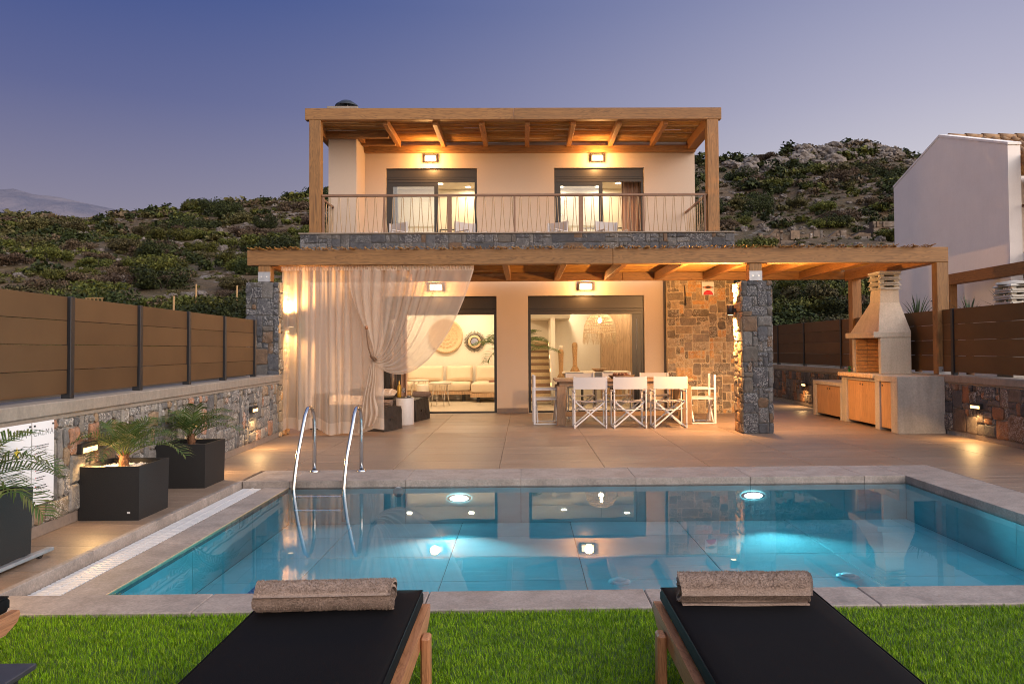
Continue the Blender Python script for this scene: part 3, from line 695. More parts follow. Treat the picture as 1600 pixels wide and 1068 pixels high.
for x0, x1, y0, z0, z1 in ((3.573, 3.777, 11.613, 2.415, 2.565), (-4.192, -3.998, 11.613, 2.435, 2.588), (6.564, 6.757, 11.598, .907, 1.03)):
    b = MB().box((x0, y0, z0), (x1, y0 + .0055, z1)).build('base_plate', M_galv, pg)
    bo = MB()
    for xx in (x0 + .055, x1 - .055): bo.lathe([(.012, 0), (.012, .006), (0, .008)], (0, 0, 0), 6).v
    for xx in (x0 + .055, x1 - .055): MB().tube([(xx, y0 + .001, (z0 + z1) / 2), (xx, y0 - .007, (z0 + z1) / 2)], .011, 6).build('bolt', M_steel, b)
o = reed_mesh(-4.28, 6.5, 11.62, 15.22, 2.915, 5, fringe=520).build('reed_mat', M_reed, pg, fix=False); tag(o, kind='stuff')
# ------------------------------------------------------------------ balcony pergola
pu = thing('pergola', 'timber pergola with a reed roof over the balcony', 'pergola', (-.2, 16.2, 6.0))
MB().box((-4.53, 15.21, 6.125), (-.2, 15.35, 6.368), .006).build('beam', W_beam_x, pu)
MB().box((-.196, 15.21, 6.125), (4.14, 15.35, 6.368), .006).build('beam', W_beam_x, pu)
MB().box((-3.715, 17.06, 5.945), (4.03, 17.19, 6.10), .006).build('purlin', W_beam_x, pu)
MB().box((-4.44, 16.16, 6.03), (-2.98, 16.28, 6.19), .006).build('trimmer', W_beam_x, pu)
MB().box((-3.70, 16.72, 6.02), (-2.93, 16.82, 6.17), .006).build('trimmer', W_beam_x, pu)
for x in (-2.90, -1.86, -.88, .08, 1.05, 2.02, 3.0):
    MB().box((x - .05, 15.351, 6.055), (x + .05, 17.185 if False else 17.055, 6.205), .005).build('rafter', W_beam_y, pu)
MB().box((-3.70, 16.281, 6.055), (-3.60, 17.055, 6.2), .005).build('rafter', W_beam_y, pu)
MB().box((3.84, 15.351, 6.0), (4.06, 17.6, 6.22), .006).build('side_beam', W_beam_y, pu)
MB().box((-4.48, 15.351, 6.0), (-4.345, 17.6, 6.22), .006).build('side_beam', W_beam_y, pu)
for x0, x1 in ((-4.445, -4.21), (3.835, 4.075)): MB().box((x0, 15.215, 3.773), (x1, 15.42, 6.124), .006).build('post', W_beam_z, pu)
o = reed_mesh(-4.4, 4.05, 15.37, 17.4, 6.222, 6, hole=(-4.5, -3.70, 16.25, 17.3)).build('reed_mat', M_reed, pu, fix=False); tag(o, kind='stuff')
# ------------------------------------------------------------------ railing
rl = thing('balcony_railing', 'brown railing with looped hairpin wires round the balcony', 'railing', (-.2, 15.3, 3.77))
MB().box((-4.209, 15.27, 4.535), (3.834, 15.33, 4.585), .008).build('top_rail', W_rail_x, rl)
for x, w in ((-2.905, .02), (-1.552, .045), (-.195, .02), (1.19, .045), (2.5, .022), (-4.17, .02), (3.79, .02)):
    MB().box((x - w, 15.275, 3.773), (x + w, 15.325, 4.534), .004).build('baluster_post', W_rail_x, rl)
MB().box((3.77, 15.335, 4.50), (3.82, 17.19, 4.545), .006).build('side_rail', W_rail_x, rl)
MB().box((-4.26, 15.43, 4.50), (-4.215, 17.0, 4.545), .006).build('side_rail', W_rail_x, rl)
def hairpins(p0, d, n, pitch, z0, z1):
    p0 = Vector(p0); d = Vector(d); out = []
    for k in range(n):
        for t, z in ((0, 0), (.12, 0), (.2, .03), (.36, .5), (.42, .96), (.5, 1.0), (.58, .96), (.64, .5), (.8, .03), (.88, 0)):
            q = p0 + d * (pitch * (k + t)); out.append((q.x, q.y, z0 + (z1 - z0) * z))
    return out
for k in range(42):
    MB().tube(hairpins((-4.13 + k * .1888, 15.3, 0), (1, 0, 0), 1, .1888, 3.785, 4.53), .0075, 5).build('hairpin_wire', W_wire, rl)
for k in range(8):
    MB().tube(hairpins((3.795, 15.5 + k * .2, 0), (0, 1, 0), 1, .2, 3.5, 4.50), .0075, 5).build('hairpin_wire', W_wire, rl)
    MB().tube(hairpins((-4.237, 15.5 + k * .18, 0), (0, 1, 0), 1, .18, 3.5, 4.50), .0075, 5).build('hairpin_wire', W_wire, rl)
# ------------------------------------------------------------------ lamps
WARM = (1.0, .50, .165); SOFT = (1.0, .66, .36)
def bulkhead(x, y, z, lab, e, grp=None):
    t = thing('wall_lamp', lab, 'wall lamp', (x, y, z))
    MB().box((x - .15, y - .02, z - .085), (x + .15, y - .001, z + .085), .004).build('backplate', M_black, t)
    f = MB()
    for a, b, c, d in ((-.15, -.135, -.085, .085), (.135, .15, -.085, .085), (-.134, .134, -.085, -.07), (-.134, .134, .07, .085)):
        f.box((x + a, y - .11, z + c), (x + b, y - .021, z + d))
    f.build('frame', M_black, t)
    MB().box((x - .125, y - .085, z - .062), (x + .125, y - .03, z + .062), .012).build('glass', E_warm, t)
    lamp('lamp_glow', 'POINT', (x, y - .34, z - .055), e, WARM, t, .09)
bulkhead(1.29, YW, 2.655, 'square lit wall lamp above the doorway behind the dining table', 46)
bulkhead(-1.86, YW, 2.655, 'square lit wall lamp seen through the sheer curtain', 46)
bulkhead(-2.18, YU, 5.815, 'square lit wall lamp above the balcony door nearer the chimney', 66)
bulkhead(1.73, YU, 5.815, 'square lit wall lamp above the balcony door nearer the neighbouring house', 66)
def updown(x, y, z, sx, lab, e=800, tilt=.9):
    t = thing('pillar_lamp', lab, 'wall lamp', (x, y, z))
    MB().tube([(x, y, z - .075), (x, y, z + .075)], .055, 20).build('cylinder', M_black, t)
    MB().box((min(x - sx * .10, x), y - .02, z - .03), (max(x - sx * .10, x), y + .02, z + .03)).build('bracket', M_black, t)
    for s in (1, -1):
        MB().lathe([(.045, s * .0765), (0, s * .078)], (x, y, z), 16).build('lens', E_warm, t)
        if s > 0: lamp('beam', 'SPOT', (x, y, z + .10), e, (1.0, .52, .19), t, .03, to=(sx * tilt * .45, tilt * .6, 1), spot=R(160), blend=1.0)
        else: lamp('beam', 'SPOT', (x, y, z - .10), e * .62, (1.0, .54, .20), t, .03, to=(sx * .2, .5, -1), spot=R(146), blend=1.0)
updown(3.32, 11.82, 1.955, -1, 'black cylinder lamp on the side of the pillar right of the dining table')
updown(3.975, 11.96, 1.955, 1, 'black cylinder lamp on the barbecue side of the right pillar', 420, .9)
updown(-3.74, 11.83, 1.80, 1, 'cylinder lamp glowing behind the left edge of the sheer curtain', 170, .3)
def steplight(base, yaw, lab, e=8):
    """base: point on the wall face; local +x points out of the wall"""
    t = thing('step_light', lab, 'step light', base, yaw)
    MB().box((-.005, -.125, -.04), (.040, .125, .04), .003).build('housing', M_black, t, local=True)
    MB().box((.0385, -.105, -.033), (.043, .105, .006)).build('glass', E_step, t, local=True)
    l = lamp('glow', 'AREA', (0, 0, 0), e, (1.0, .58, .22), t, .05, spread=R(150), size_y=.2); l.location = (.075, 0, -.045)
    l.rotation_euler = (0, R(-28), 0)
for yy, zz, lab in ((6.05, .575, 'lit step light on the stone wall between the notice board and a planter'), (8.12, .55, 'lit step light on the stone wall behind the second palm'), (10.25, .545, 'small lit step light on the stone wall nearest the dark pillar'), (3.7, .58, 'lit step light low on the stone wall above the first planter')):
    p = LW(.028, yy - LY, zz); steplight(tuple(p), AL, lab)
for yy, zz, lab in ((10.5, .49, 'lit step light on the rust coloured wall right of the barbecue'), (8.3, .49, 'lit step light on the rust coloured wall beyond the frame')):
    steplight((RX - .03, yy, zz), math.pi, lab)
steplight((RX - .03, 17.0, .49), math.pi, 'lit step light on the wall behind the barbecue')
# ------------------------------------------------------------------ room lights (recessed downlights in the ceilings)
ceil = [c for c in hs.children if c.name.startswith('ceiling')]
def downlight(x, y, z, parent, e):
    MB().box((x - .055, y - .055, z - .012), (x + .055, y + .055, z - .0005)).build('downlight', E_down, parent)
    lamp('room_light', 'AREA', (x, y, z - .03), e, (1.0, .76, .47), parent, .11, to=(0, 0, -1))
for x, y in ((-3.0, 16.7), (-1.6, 16.7), (-3.0, 19.1), (-1.4, 19.1), (.9, 16.6), (2.2, 16.6), (1.0, 19.4), (2.6, 19.0)): downlight(x, y, 2.74, ceil[0], 29 if x < 0 else 19)
for c, pts in ((ceil[1], ((-2.9, 19.35), (-2.2, 19.35), (-1.5, 19.75), (-1.1, 19.3), (-2.5, 17.9))), (ceil[2], ((1.0, 19.75), (1.6, 19.3), (2.0, 19.75), (2.5, 19.35), (1.6, 17.9)))):
    for x, y in pts: downlight(x, y, 5.72, c, 8.5)

# ------------------------------------------------------------------ pool ladder
ld = thing('pool_ladder', 'polished steel pool ladder with two hooped handrails', 'pool ladder', (-2.1, 7.9, 0))
for x, xf in ((-2.355, -2.375), (-1.832, -1.862)):
    pth = [(xf, 7.60, -.40), (xf, 7.60, -.08), (xf + .002, 7.63, .04), (xf + .005, 7.72, .26), (x, 7.86, .55), (x, 7.93, .65), (x, 8.02, .715), (x, 8.10, .73), (x, 8.18, .71), (x, 8.24, .65), (x, 8.275, .56), (x, 8.28, .45), (x, 8.28, .0)]
    MB().tube(pth, .0215, 14).build('handrail', M_steel, ld)
    MB().lathe([(.055, 0), (.055, .008), (.03, .022), (.0225, .022)], (x, 8.28, .0005), 20).build('floor_flange', M_steel, ld)
for z in (-.13, -.27): MB().box((-2.36, 7.56, z - .02), (-1.88, 7.64, z), .006).build('tread', M_steel, ld)

# ------------------------------------------------------------------ loungers and towels
M_fab_black = simple('black_canvas', (.0035, .0034, .0042), .8, var=.25, scale=300, bump=.35, dist=.0015, spec=.12)
def cushion(m, cx, cy, z0, w, l, h, rad=.02, nx=8, ny=16, puff=.008, seed=0):
    """soft slab: rounded edges, slightly crowned"""
    def f(u, v):
        X, Y = (u - .5), (v - .5); return X, Y
    vs = []; fs = []
    xs = [-w/2, -w/2 + rad*.35, -w/2 + rad] + [-w/2 + rad + (w - 2*rad) * i / nx for i in range(1, nx)] + [w/2 - rad, w/2 - rad*.35, w/2]
    ys = [-l/2, -l/2 + rad*.35, -l/2 + rad] + [-l/2 + rad + (l - 2*rad) * i / ny for i in range(1, ny)] + [l/2 - rad, l/2 - rad*.35, l/2]
    def top(x, y):
        dx, dy = w/2 - abs(x), l/2 - abs(y); d = min(dx, dy)
        e = 0 if d >= rad else rad * (1 - math.sqrt(max(0, 1 - ((rad - d) / rad) ** 2)))
        n_ = mnoise.noise(Vector((x * 3 + seed, y * 3, seed))) * puff
        return h / 2 - e + (n_ + puff * (1 - (2 * x / w) ** 4) * (1 - (2 * y / l) ** 4) if d > rad * .9 else 0)
    for s in (1, -1):
        b = len(vs)
        for y in ys:
            for x in xs: vs.append((cx + x, cy + y, z0 + h / 2 + s * top(x, y)))
        W_ = len(xs)
        for j in range(len(ys) - 1):
            for i in range(len(xs) - 1):
                q = (b + j * W_ + i, b + j * W_ + i + 1, b + (j + 1) * W_ + i + 1, b + (j + 1) * W_ + i); fs.append(q if s > 0 else q[::-1])
    n_ = len(xs) * len(ys); W_ = len(xs); rim = [i for i in range(W_)] + [j * W_ + W_ - 1 for j in range(1, len(ys))] + [(len(ys) - 1) * W_ + i for i in range(W_ - 2, -1, -1)] + [j * W_ for j in range(len(ys) - 2, 0, -1)]
    for i in range(len(rim)):
        a, c = rim[i], rim[(i + 1) % len(rim)]; fs.append((c, a, n_ + a, n_ + c))
    return m.add(vs, fs, True)
def lounger(cx, cy, lab, w=.645, l=1.98):
    t = thing('sun_lounger', lab, 'sun lounger', (cx, cy, -.02), 0, 'teak sun loungers on the lawn')
    cushion(MB(), cx, cy, .248, w, l, .074, .022, seed=cx).build('mattress', M_fab_black, t, fix=True)
    for ch in [c for c in t.children if c.name.startswith('mattress')]:
        pp = MB(); a, b = w / 2 - .004, l / 2 - .004
        pp.tube([(cx - a, cy - b, .316), (cx - a, cy + b, .316), (cx + a, cy + b, .316), (cx + a, cy - b, .316), (cx - a, cy - b, .316)], .0035, 6); pp.build('piping', M_fab_black, ch)
    for s in (-1, 1):
        x = cx + s * (w / 2 - .008)
        pts = [(cy - l / 2 + .0, .175), (cy + l / 2 - .06, .175), (cy + l / 2 + .012, .205), (cy + l / 2 + .03, .235), (cy + l / 2 + .022, .252), (cy - l / 2, .247)]
        m = MB().prism(pts, min(x, x + s * .034), max(x, x + s * .034), 0); m.build('side_rail', W_teak_y, t)
        for y in (cy + l / 2 - .26, cy - l / 2 + .25):
            MB().box((min(x + s * .035, x + s * .072), y - .035, -.02), (max(x + s * .035, x + s * .072), y + .035, .225), .008).build('leg', W_teak_z, t)
    for k in range(13):
        y = cy - l / 2 + .1 + k * .15; MB().box((cx - w / 2 + .008, y - .03, .222), (cx + w / 2 - .008, y + .03, .244), .003).build('slat', W_teak_y, t)
    return t
lounger(-.765, 2.21, 'teak lounger with a black mattress and a towel left of the central gap')
lounger(.90, 2.21, 'teak lounger with a black mattress standing nearer the barbecue side')
lounger(-2.515, 2.19, 'teak lounger cut off at the left with only its black mattress corner showing')
def towel_mat():
    n = NT('terry_towel'); v = n.coord('Object', (1, 1, 1)); a = n.noise(v, 120, 4, .8); b = n.noise(v, 22, 4)
    c = n.ramp(a, [(.25, (.18, .120, .088)), (.52, (.36, .25, .19)), (.78, (.52, .39, .315))]); c = n.mix(.3, c, n.ramp(b, [(.3, (.23, .16, .12)), (.7, (.48, .36, .29))]))
    n.bump(n.math('ADD', a, n.math('MULTIPLY', b, .6)), 1.0, .012); n.b.inputs['Sheen Weight'].default_value = .1; return n.set(c, .95)
M_towel = towel_mat()
def towel(loc, rot, L, rad, lab, group=None, flap=2, seed=1):
    t = thing('rolled_towel', lab, 'towel', loc, rot)
    m = MB(); turns = 2.6; N_ = 80; th = .014; pts = []
    for i in range(N_ + 1):
        f = i / N_; a = f * turns * 2 * math.pi; r = .012 + (rad - .012) * f; pts.append((r * math.cos(a - .9), r * math.sin(a - .9)))
    if flap:
        pts += [(pts[-1][0] - .0, pts[-1][1] - .03)]
    NX = 26; out = []
    def wob(x, y, z): return mnoise.noise(Vector((x * 14 + seed, y * 20, z * 20))) * .0035
    for side in (1, 0):
        for i, (py, pz) in enumerate(pts):
            q0 = pts[max(i - 1, 0)]; q1 = pts[min(i + 1, len(pts) - 1)]; tx, tz = q1[0] - q0[0], q1[1] - q0[1]; ln = math.hypot(tx, tz) or 1; nx, nz = tz / ln, -tx / ln
            for k in range(NX + 1):
                x = -L / 2 + L * k / NX; e = .006 * math.sin(i * .37 + seed) if k in (0, NX) else 0
                o = (th * .42 if side else -th * .42); w_ = wob(x, py, pz) if side else 0
                edge = -.003 if k in (0, NX) else 0
                out.append((x + (e if k == NX else -e), py + nx * (o + w_ + edge * (1 if side else -1)), max(.002 - rad, pz * .96 + nz * (o + w_))))
    fs = []; P_ = len(pts); W_ = NX + 1
    for side in (0, 1):
        b = side * P_ * W_
        for i in range(P_ - 1):
            for k in range(NX):
                q = (b + i * W_ + k, b + i * W_ + k + 1, b + (i + 1) * W_ + k + 1, b + (i + 1) * W_ + k); fs.append(q if side else q[::-1])
    h = P_ * W_
    for i in range(P_ - 1):
        fs.append((i * W_, (i + 1) * W_, h + (i + 1) * W_, h + i * W_)); fs.append((i * W_ + NX, h + i * W_ + NX, h + (i + 1) * W_ + NX, (i + 1) * W_ + NX))
    for k in range(NX):
        fs.append(((P_ - 1) * W_ + k, (P_ - 1) * W_ + k + 1, h + (P_ - 1) * W_ + k + 1, h + (P_ - 1) * W_ + k))
    m.add([(x, y, z + rad) for x, y, z in out], fs, True)
    r = random.Random(seed); i0 = int(P_ * .55)
    for _ in range(14000):
        i = r.randrange(i0, P_ - 2); k = r.randrange(NX); a_ = Vector(out[i * W_ + k]); b_ = Vector(out[i * W_ + k + 1]); c_ = Vector(out[(i + 1) * W_ + k]); u, v = r.random(), r.random(); q = a_ + (b_ - a_) * u + (c_ - a_) * v + Vector((0, 0, rad))
        n_ = Vector((0, q.y, q.z - rad)).normalized(); d = (n_ + Vector((r.gauss(0, .5), r.gauss(0, .5), r.gauss(0, .5)))).normalized() * r.uniform(.004, .009); sd = Vector((r.gauss(0, 1), r.gauss(0, 1), r.gauss(0, 1))).cross(d).normalized() * .0016
        m.add([q - sd, q + sd, q + d], [(0, 1, 2)])
    o = m.build('roll', M_towel, t, local=True, fix=False)
    if flap:
        f = MB()
        for kk in range(flap):
            z = .004 + kk * .011; y1 = -rad * .45 - .018 * (1 - kk)
            def g(u, v, z=z, y1=y1): 
                x = (-.5 + u) * L * .97; return (x, -rad * .1 + (y1 + rad * .1) * v + .004 * math.sin(x * 14 + seed), z + .004 * mnoise.noise(Vector((x * 9, v, seed))) + .006 * (1 - v))
            f.grid(g, 24, 5)
            f.grid(lambda u, v, g=g: tuple(Vector(g(u, 1)) + Vector((0, -.004 * math.sin(v * math.pi), -.005 + .010 * v))), 24, 3)
        f.build('folded_edge', M_towel, t, local=True, fix=False)
    return t
towel((-.79, 2.935, .324), .035, .535, .060, 'beige rolled towel tilted on the lounger nearer the ladder', flap=0, seed=1)
towel((.875, 2.985, .324), -.02, .52, .060, 'beige rolled towel with a folded edge on the lounger nearer the barbecue', seed=5)
# side table by the left lounger
st = thing('side_table', 'dark slate topped side table on the lawn at the lower left', 'side table', (-1.86, 2.14, -.02))
M_slate_top = simple('slate_top', (.035, .036, .044), .38, var=.2)
MB().box((-2.14, 1.88, .334), (-1.575, 2.415, .352), .003).build('table_top', M_slate_top, st)
for x in (-2.08, -1.64):
    for y in (1.94, 2.35): MB().box((x - .03, y - .03, -.02), (x + .03, y + .03, .333), .003).build('leg', M_black, st)
MB().box((-2.05, 2.34, .24), (-1.67, 2.36, .333)).build('apron', M_black, st); MB().box((-1.65, 1.97, .24), (-1.63, 2.32, .333)).build('apron', M_black, st)

# ------------------------------------------------------------------ planters and palms
M_plant = simple('planter_fibrestone', (.0085, .0080, .0082), .7, var=.3, scale=120, bump=.4, dist=.002)
M_gravel = simple('white_gravel', (.62, .59, .55), .8, var=.25, scale=60); M_soil = simple('soil', (.05, .035, .025), .95, scale=40)
def leafm(name, a, b, c, tr=.25):
    n = NT(name); ge = n.n('ShaderNodeNewGeometry'); col = n.ramp(ge.outputs['Random Per Island'], [(0, a), (.5, b), (1, c)])
    n.set(col, .45); n.b.inputs['Specular IOR Level'].default_value = .35
    ts = n.n('ShaderNodeBsdfTranslucent', {'Color': col}); mx = n.n('ShaderNodeMixShader', {0: tr, 1: n.b.outputs[0], 2: ts.outputs[0]}); n.l(mx.outputs[0], n.out.inputs[0]); return n.m
M_palm = leafm('palm_leaflet', (.045, .085, .018), (.075, .125, .025), (.15, .15, .045))
M_palm_in = leafm('room_palm_leaflet', (.05, .10, .02), (.08, .14, .03), (.13, .19, .05))
M_trunk = simple('palm_fibre', (.13, .06, .028), .9, var=.5, scale=50, bump=.8, dist=.01)
def frond_mesh(L, up, droop, nl, leaf, r, wd=.007):
    """frond in local x(out)-z(up) plane"""
    m = MB(); pts = []
    for i in range(15):
        f = i / 14; a = up - droop * f ** 1.5
        if i == 0: p = Vector((0, 0, 0))
        else: p = p + Vector((math.cos(a), 0, math.sin(a))) * (L / 14)
        pts.append((p.copy(), a))
    m.tube([q for q, _ in pts], [.006 * (1 - .8 * i / 14) for i in range(15)], 5, True)
    for i in range(nl):
        f = .16 + .84 * i / (nl - 1); k = min(13, int(f * 14)); t = f * 14 - k; q = pts[k][0].lerp(pts[k + 1][0], t); a = pts[k][1]
        ll = leaf * (.45 + .75 * math.sin(math.pi * min(1, .18 + f * .74))) * r.uniform(.85, 1.1)
        d = Vector((math.cos(a), 0, math.sin(a))); n_ = Vector((-math.sin(a), 0, math.cos(a)))
        for s in (1, -1):
            sp = r.uniform(.75, 1.0); lift = r.uniform(.25, .5)
            dirv = (d * .62 + Vector((0, s, 0)) * sp + n_ * lift).normalized(); sd = dirv.cross(n_).normalized() * wd
            mid = q + dirv * ll * .55; dn = (dirv * .8 + Vector((0, 0, -.55))).normalized(); tip = mid + dn * ll * .48
            m.add([q - sd * .5, q + sd * .5, mid + sd, mid - sd, tip], [(0, 1, 2, 3), (3, 2, 4)])
    return m
def palm(loc, lab, seed, nf, L, leaf, mat, trunk_h=.10, trunk_r=.05, wd=.0065, nl=26, az0=None, ups=(.35, 1.35), only=None):
    r = random.Random(seed); t = thing('palm', lab, 'palm', loc)
    m = MB(); prof = [(trunk_r * (.8 + .35 * math.sin(i * 2.4) * .3 + .2 * (1 - i / 7)), trunk_h * i / 7) for i in range(8)] + [(.0, trunk_h * 1.05)]
    m.lathe(prof, (0, 0, 0), 12)
    for k in range(16):
        a = r.uniform(0, 6.28); z = r.uniform(.1, .95) * trunk_h; b = Vector((math.cos(a), math.sin(a), 0)); p = b * trunk_r * .85 + Vector((0, 0, z))
        m.add([p + Vector((-b.y, b.x, 0)) * .012, p - Vector((-b.y, b.x, 0)) * .012, p + b * .03 + Vector((0, 0, .05))], [(0, 1, 2)])
    m.build('trunk', M_trunk, t, local=True)
    for k in range(nf):
        az = k * 2.39996 + r.uniform(-.25, .25) if az0 is None else az0[k % len(az0)] + r.uniform(-.12, .12)
        f = (k + .5) / nf; up = ups[0] + (ups[1] - ups[0]) * f; LL = L * r.uniform(.8, 1.05) * (1 - .15 * f)
        fm = frond_mesh(LL, up, r.uniform(1.0, 1.7), nl, leaf, r, wd)
        o = fm.build('frond', mat, t, local=True, fix=False); o.location = (math.cos(az) * .02, math.sin(az) * .02, trunk_h * (.75 + .25 * f)); o.rotation_euler = (0, 0, az)
    return t
def planter(cx, cy, s, h, lab, rot=0, grav=True, z0=0.0, sticker=False):
    t = thing('planter', lab, 'planter', (cx, cy, z0), rot)
    a = s / 2; w = .028; m = MB()
    o = [(-a, -a), (a, -a), (a, a), (-a, a)]; i_ = [(-a + w, -a + w), (a - w, -a + w), (a - w, a - w), (-a + w, a - w)]
    vs = [(x * .97, y * .97, 0) for x, y in o] + [(x, y, h) for x, y in o] + [(x, y, h) for x, y in i_] + [(x, y, h - .09) for x, y in i_]
    fs = [(3, 2, 1, 0), (12, 13, 14, 15)]
    for k in range(4):
        n_ = (k + 1) % 4; fs += [(k, n_, 4 + n_, 4 + k), (4 + k, 4 + n_, 8 + n_, 8 + k), (8 + k, 8 + n_, 12 + n_, 12 + k)]
    m.add(vs, fs); m.build('box', M_plant, t, local=True)
    r = random.Random(int(cx * 100)); g = MB()
    g.grid(lambda u, v: ((u - .5) * (s - .06), (v - .5) * (s - .06), h - .045 + .012 * mnoise.noise(Vector((u * 6, v * 6, cx)))), 12, 12)
    if grav:
        for _ in range(420):
            x, y = r.uniform(-a + .04, a - .04), r.uniform(-a + .04, a - .04); q = r.uniform(.006, .012)
            g.add([(x - q, y, h - .04), (x, y - q, h - .04), (x + q, y, h - .04), (x, y + q, h - .04), (x, y, h - .04 + q)], [(0, 1, 4), (1, 2, 4), (2, 3, 4), (3, 0, 4)])
    tag(g.build('gravel', M_gravel if grav else M_soil, t, local=True), kind='stuff')
    if sticker: MB().box((.15, -a - .001 + .003, .055), (.172, -a + .01, .07)).build('maker_tag', M_white, t, local=True)
    return t
planter(-3.34, 6.21, .495, .43, 'black square planter filled with white gravel beside the grating', sticker=True)
planter(-3.40, 7.57, .485, .43, 'black square planter farther along the wall, behind the gravel filled one', grav=False)
planter(-3.45, 4.60, .50, .43, 'black square planter in front of the notice board at the left edge', grav=False, z0=.05)
palm((-3.36, 6.23, .38), 'small palm in the gravel filled planter', 5, 12, .54, .16, M_palm, .12, .04, wd=.0048, ups=(.6, 1.3))
palm((-3.41, 7.59, .37), 'small palm in the planter nearest the curtain', 9, 11, .52, .155, M_palm, .14, .04, wd=.0048, ups=(.6, 1.3))
palm((-3.47, 4.60, .43), 'palm with drooping dark fronds in front of the notice board', 13, 13, .62, .19, M_palm, .10, .045, ups=(.2, 1.2))
tr = thing('plant_trolley', 'steel wheeled trolley under the planter at the left edge', 'plant trolley', (-3.45, 4.6, 0))
for x in (-3.68, -3.19): MB().box((x - .022, 4.28, .022), (x + .022, 5.02, .047), .004).build('side_bar', M_galv, tr)
for y in (4.38, 4.85): MB().box((-3.656, y - .02, .024), (-3.214, y + .02, .045), .003).build('cross_bar', M_galv, tr)
for x in (-3.68, -3.19):
    for y in (4.4, 4.9): MB().tube([(x - .012, y, .0205), (x + .012, y, .0205)], .02, 12).build('wheel', M_black, tr)

# ------------------------------------------------------------------ notice boards on the left wall
M_print = simple('print_black', (.02, .02, .02), .7, var=0, bump=0); M_red = simple('print_red', (.5, .03, .02), .6, var=0, bump=0); M_yel = simple('print_yellow', (.75, .55, .03), .6, var=0, bump=0); M_grey = simple('print_grey', (.22, .22, .23), .6, var=0, bump=0)
M_acryl = simple('white_acrylic', (.78, .77, .78), .25, var=.01, bump=0)
def text_part(body, size, loc, parent, mat, space=1.0, name='lettering', sx=1.0):
    c = bpy.data.curves.new('lettering', 'FONT'); c.body = body; c.size = size; c.space_character = space; c.align_x = 'CENTER'; c.extrude = .0004; c.offset = -.004 * size
    o = bpy.data.objects.new('tmp', c); C.objects.link(o); bpy.context.view_layer.update()
    me = bpy.data.meshes.new_from_object(o.evaluated_get(bpy.context.evaluated_depsgraph_get())); bpy.data.objects.remove(o)
    me.materials.clear(); me.materials.append(mat); p = bpy.data.objects.new(name, me); put(p, parent); p.location = loc; p.scale = (sx, 1, 1); return p
def notice(y0, y1, lab, text, tsize, seed, star):
    """boards on stand-offs: local x along the wall, z up, -y out of the wall"""
    c = (y0 + y1) / 2; p = LW(.045, c - LY, .55); t = thing('notice_board', lab, 'notice board', tuple(p), AL + math.pi / 2)
    w = (y1 - y0) / 2 - .004
    MB().box((-w, -.004, -.30), (w, .004, .295), .001).build('panel', M_acryl, t, local=True)
    for x in (-w + .02, w - .02):
        for z in (-.275, .27): MB().tube([(x, .02, z), (x, -.012, z)], .007, 10).build('standoff', M_black, t, local=True)
    q = text_part(text, tsize, (0, -.0046, .195), t, M_grey, 1.25); q.rotation_euler = (R(90), 0, 0)
    r = random.Random(seed); m = MB(); mr = MB(); z = .12
    while z > -.24:
        x = -w + .05; mr.box((x - .014, -.0052, z), (x - .006, -.0045, z + .007))
        for ln in range(r.choice([1, 2, 2, 3])):
            x = -w + .05; xe = w - .04 - r.random() * w * .7
            while x < xe:
                q = r.uniform(.006, .022); m.box((x, -.0052, z), (min(x + q, xe), -.0045, z + .0062)); x += q + .004
            z -= .017
        z -= r.uniform(.018, .03)
    m.build('printed_lines', M_print, t, local=True); mr.build('bullet_marks', M_red, t, local=True)
    MB().box((-.03, -.0052, -.265), (.04, -.0045, -.262)).build('footer_rule', M_grey, t, local=True)
    if star:
        pts = [(math.cos(k * math.pi / 5 + 1.57) * (.034 if k % 2 == 0 else .013) + .07, math.sin(k * math.pi / 5 + 1.57) * (.046 if k % 2 == 0 else .02) + .10) for k in range(10)]
        MB().prism(pts, -.0062, -.0054, 1).build('yellow_star', M_yel, t, local=True)
notice(5.315, 5.585, 'narrow white notice board headed CALMA beside the lit step light', 'CALMA', .064, 4, False)
notice(4.84, 5.31, 'wide white notice board headed CALMA with a yellow star behind palm fronds', 'CALMA', .095, 8, True)
# ------------------------------------------------------------------ barbecue
M_brick = simple('fire_brick', (.55, .30, .12), .8, var=.2, scale=20, bump=.3); M_brick2 = simple('edge_brick', (.62, .42, .24), .8, var=.18, scale=20, bump=.3)
bq = thing('barbecue', 'rendered masonry barbecue with a tall hood, brick firebox and wooden doors', 'barbecue', (6.1, 12.9, 0))
XF = 5.76
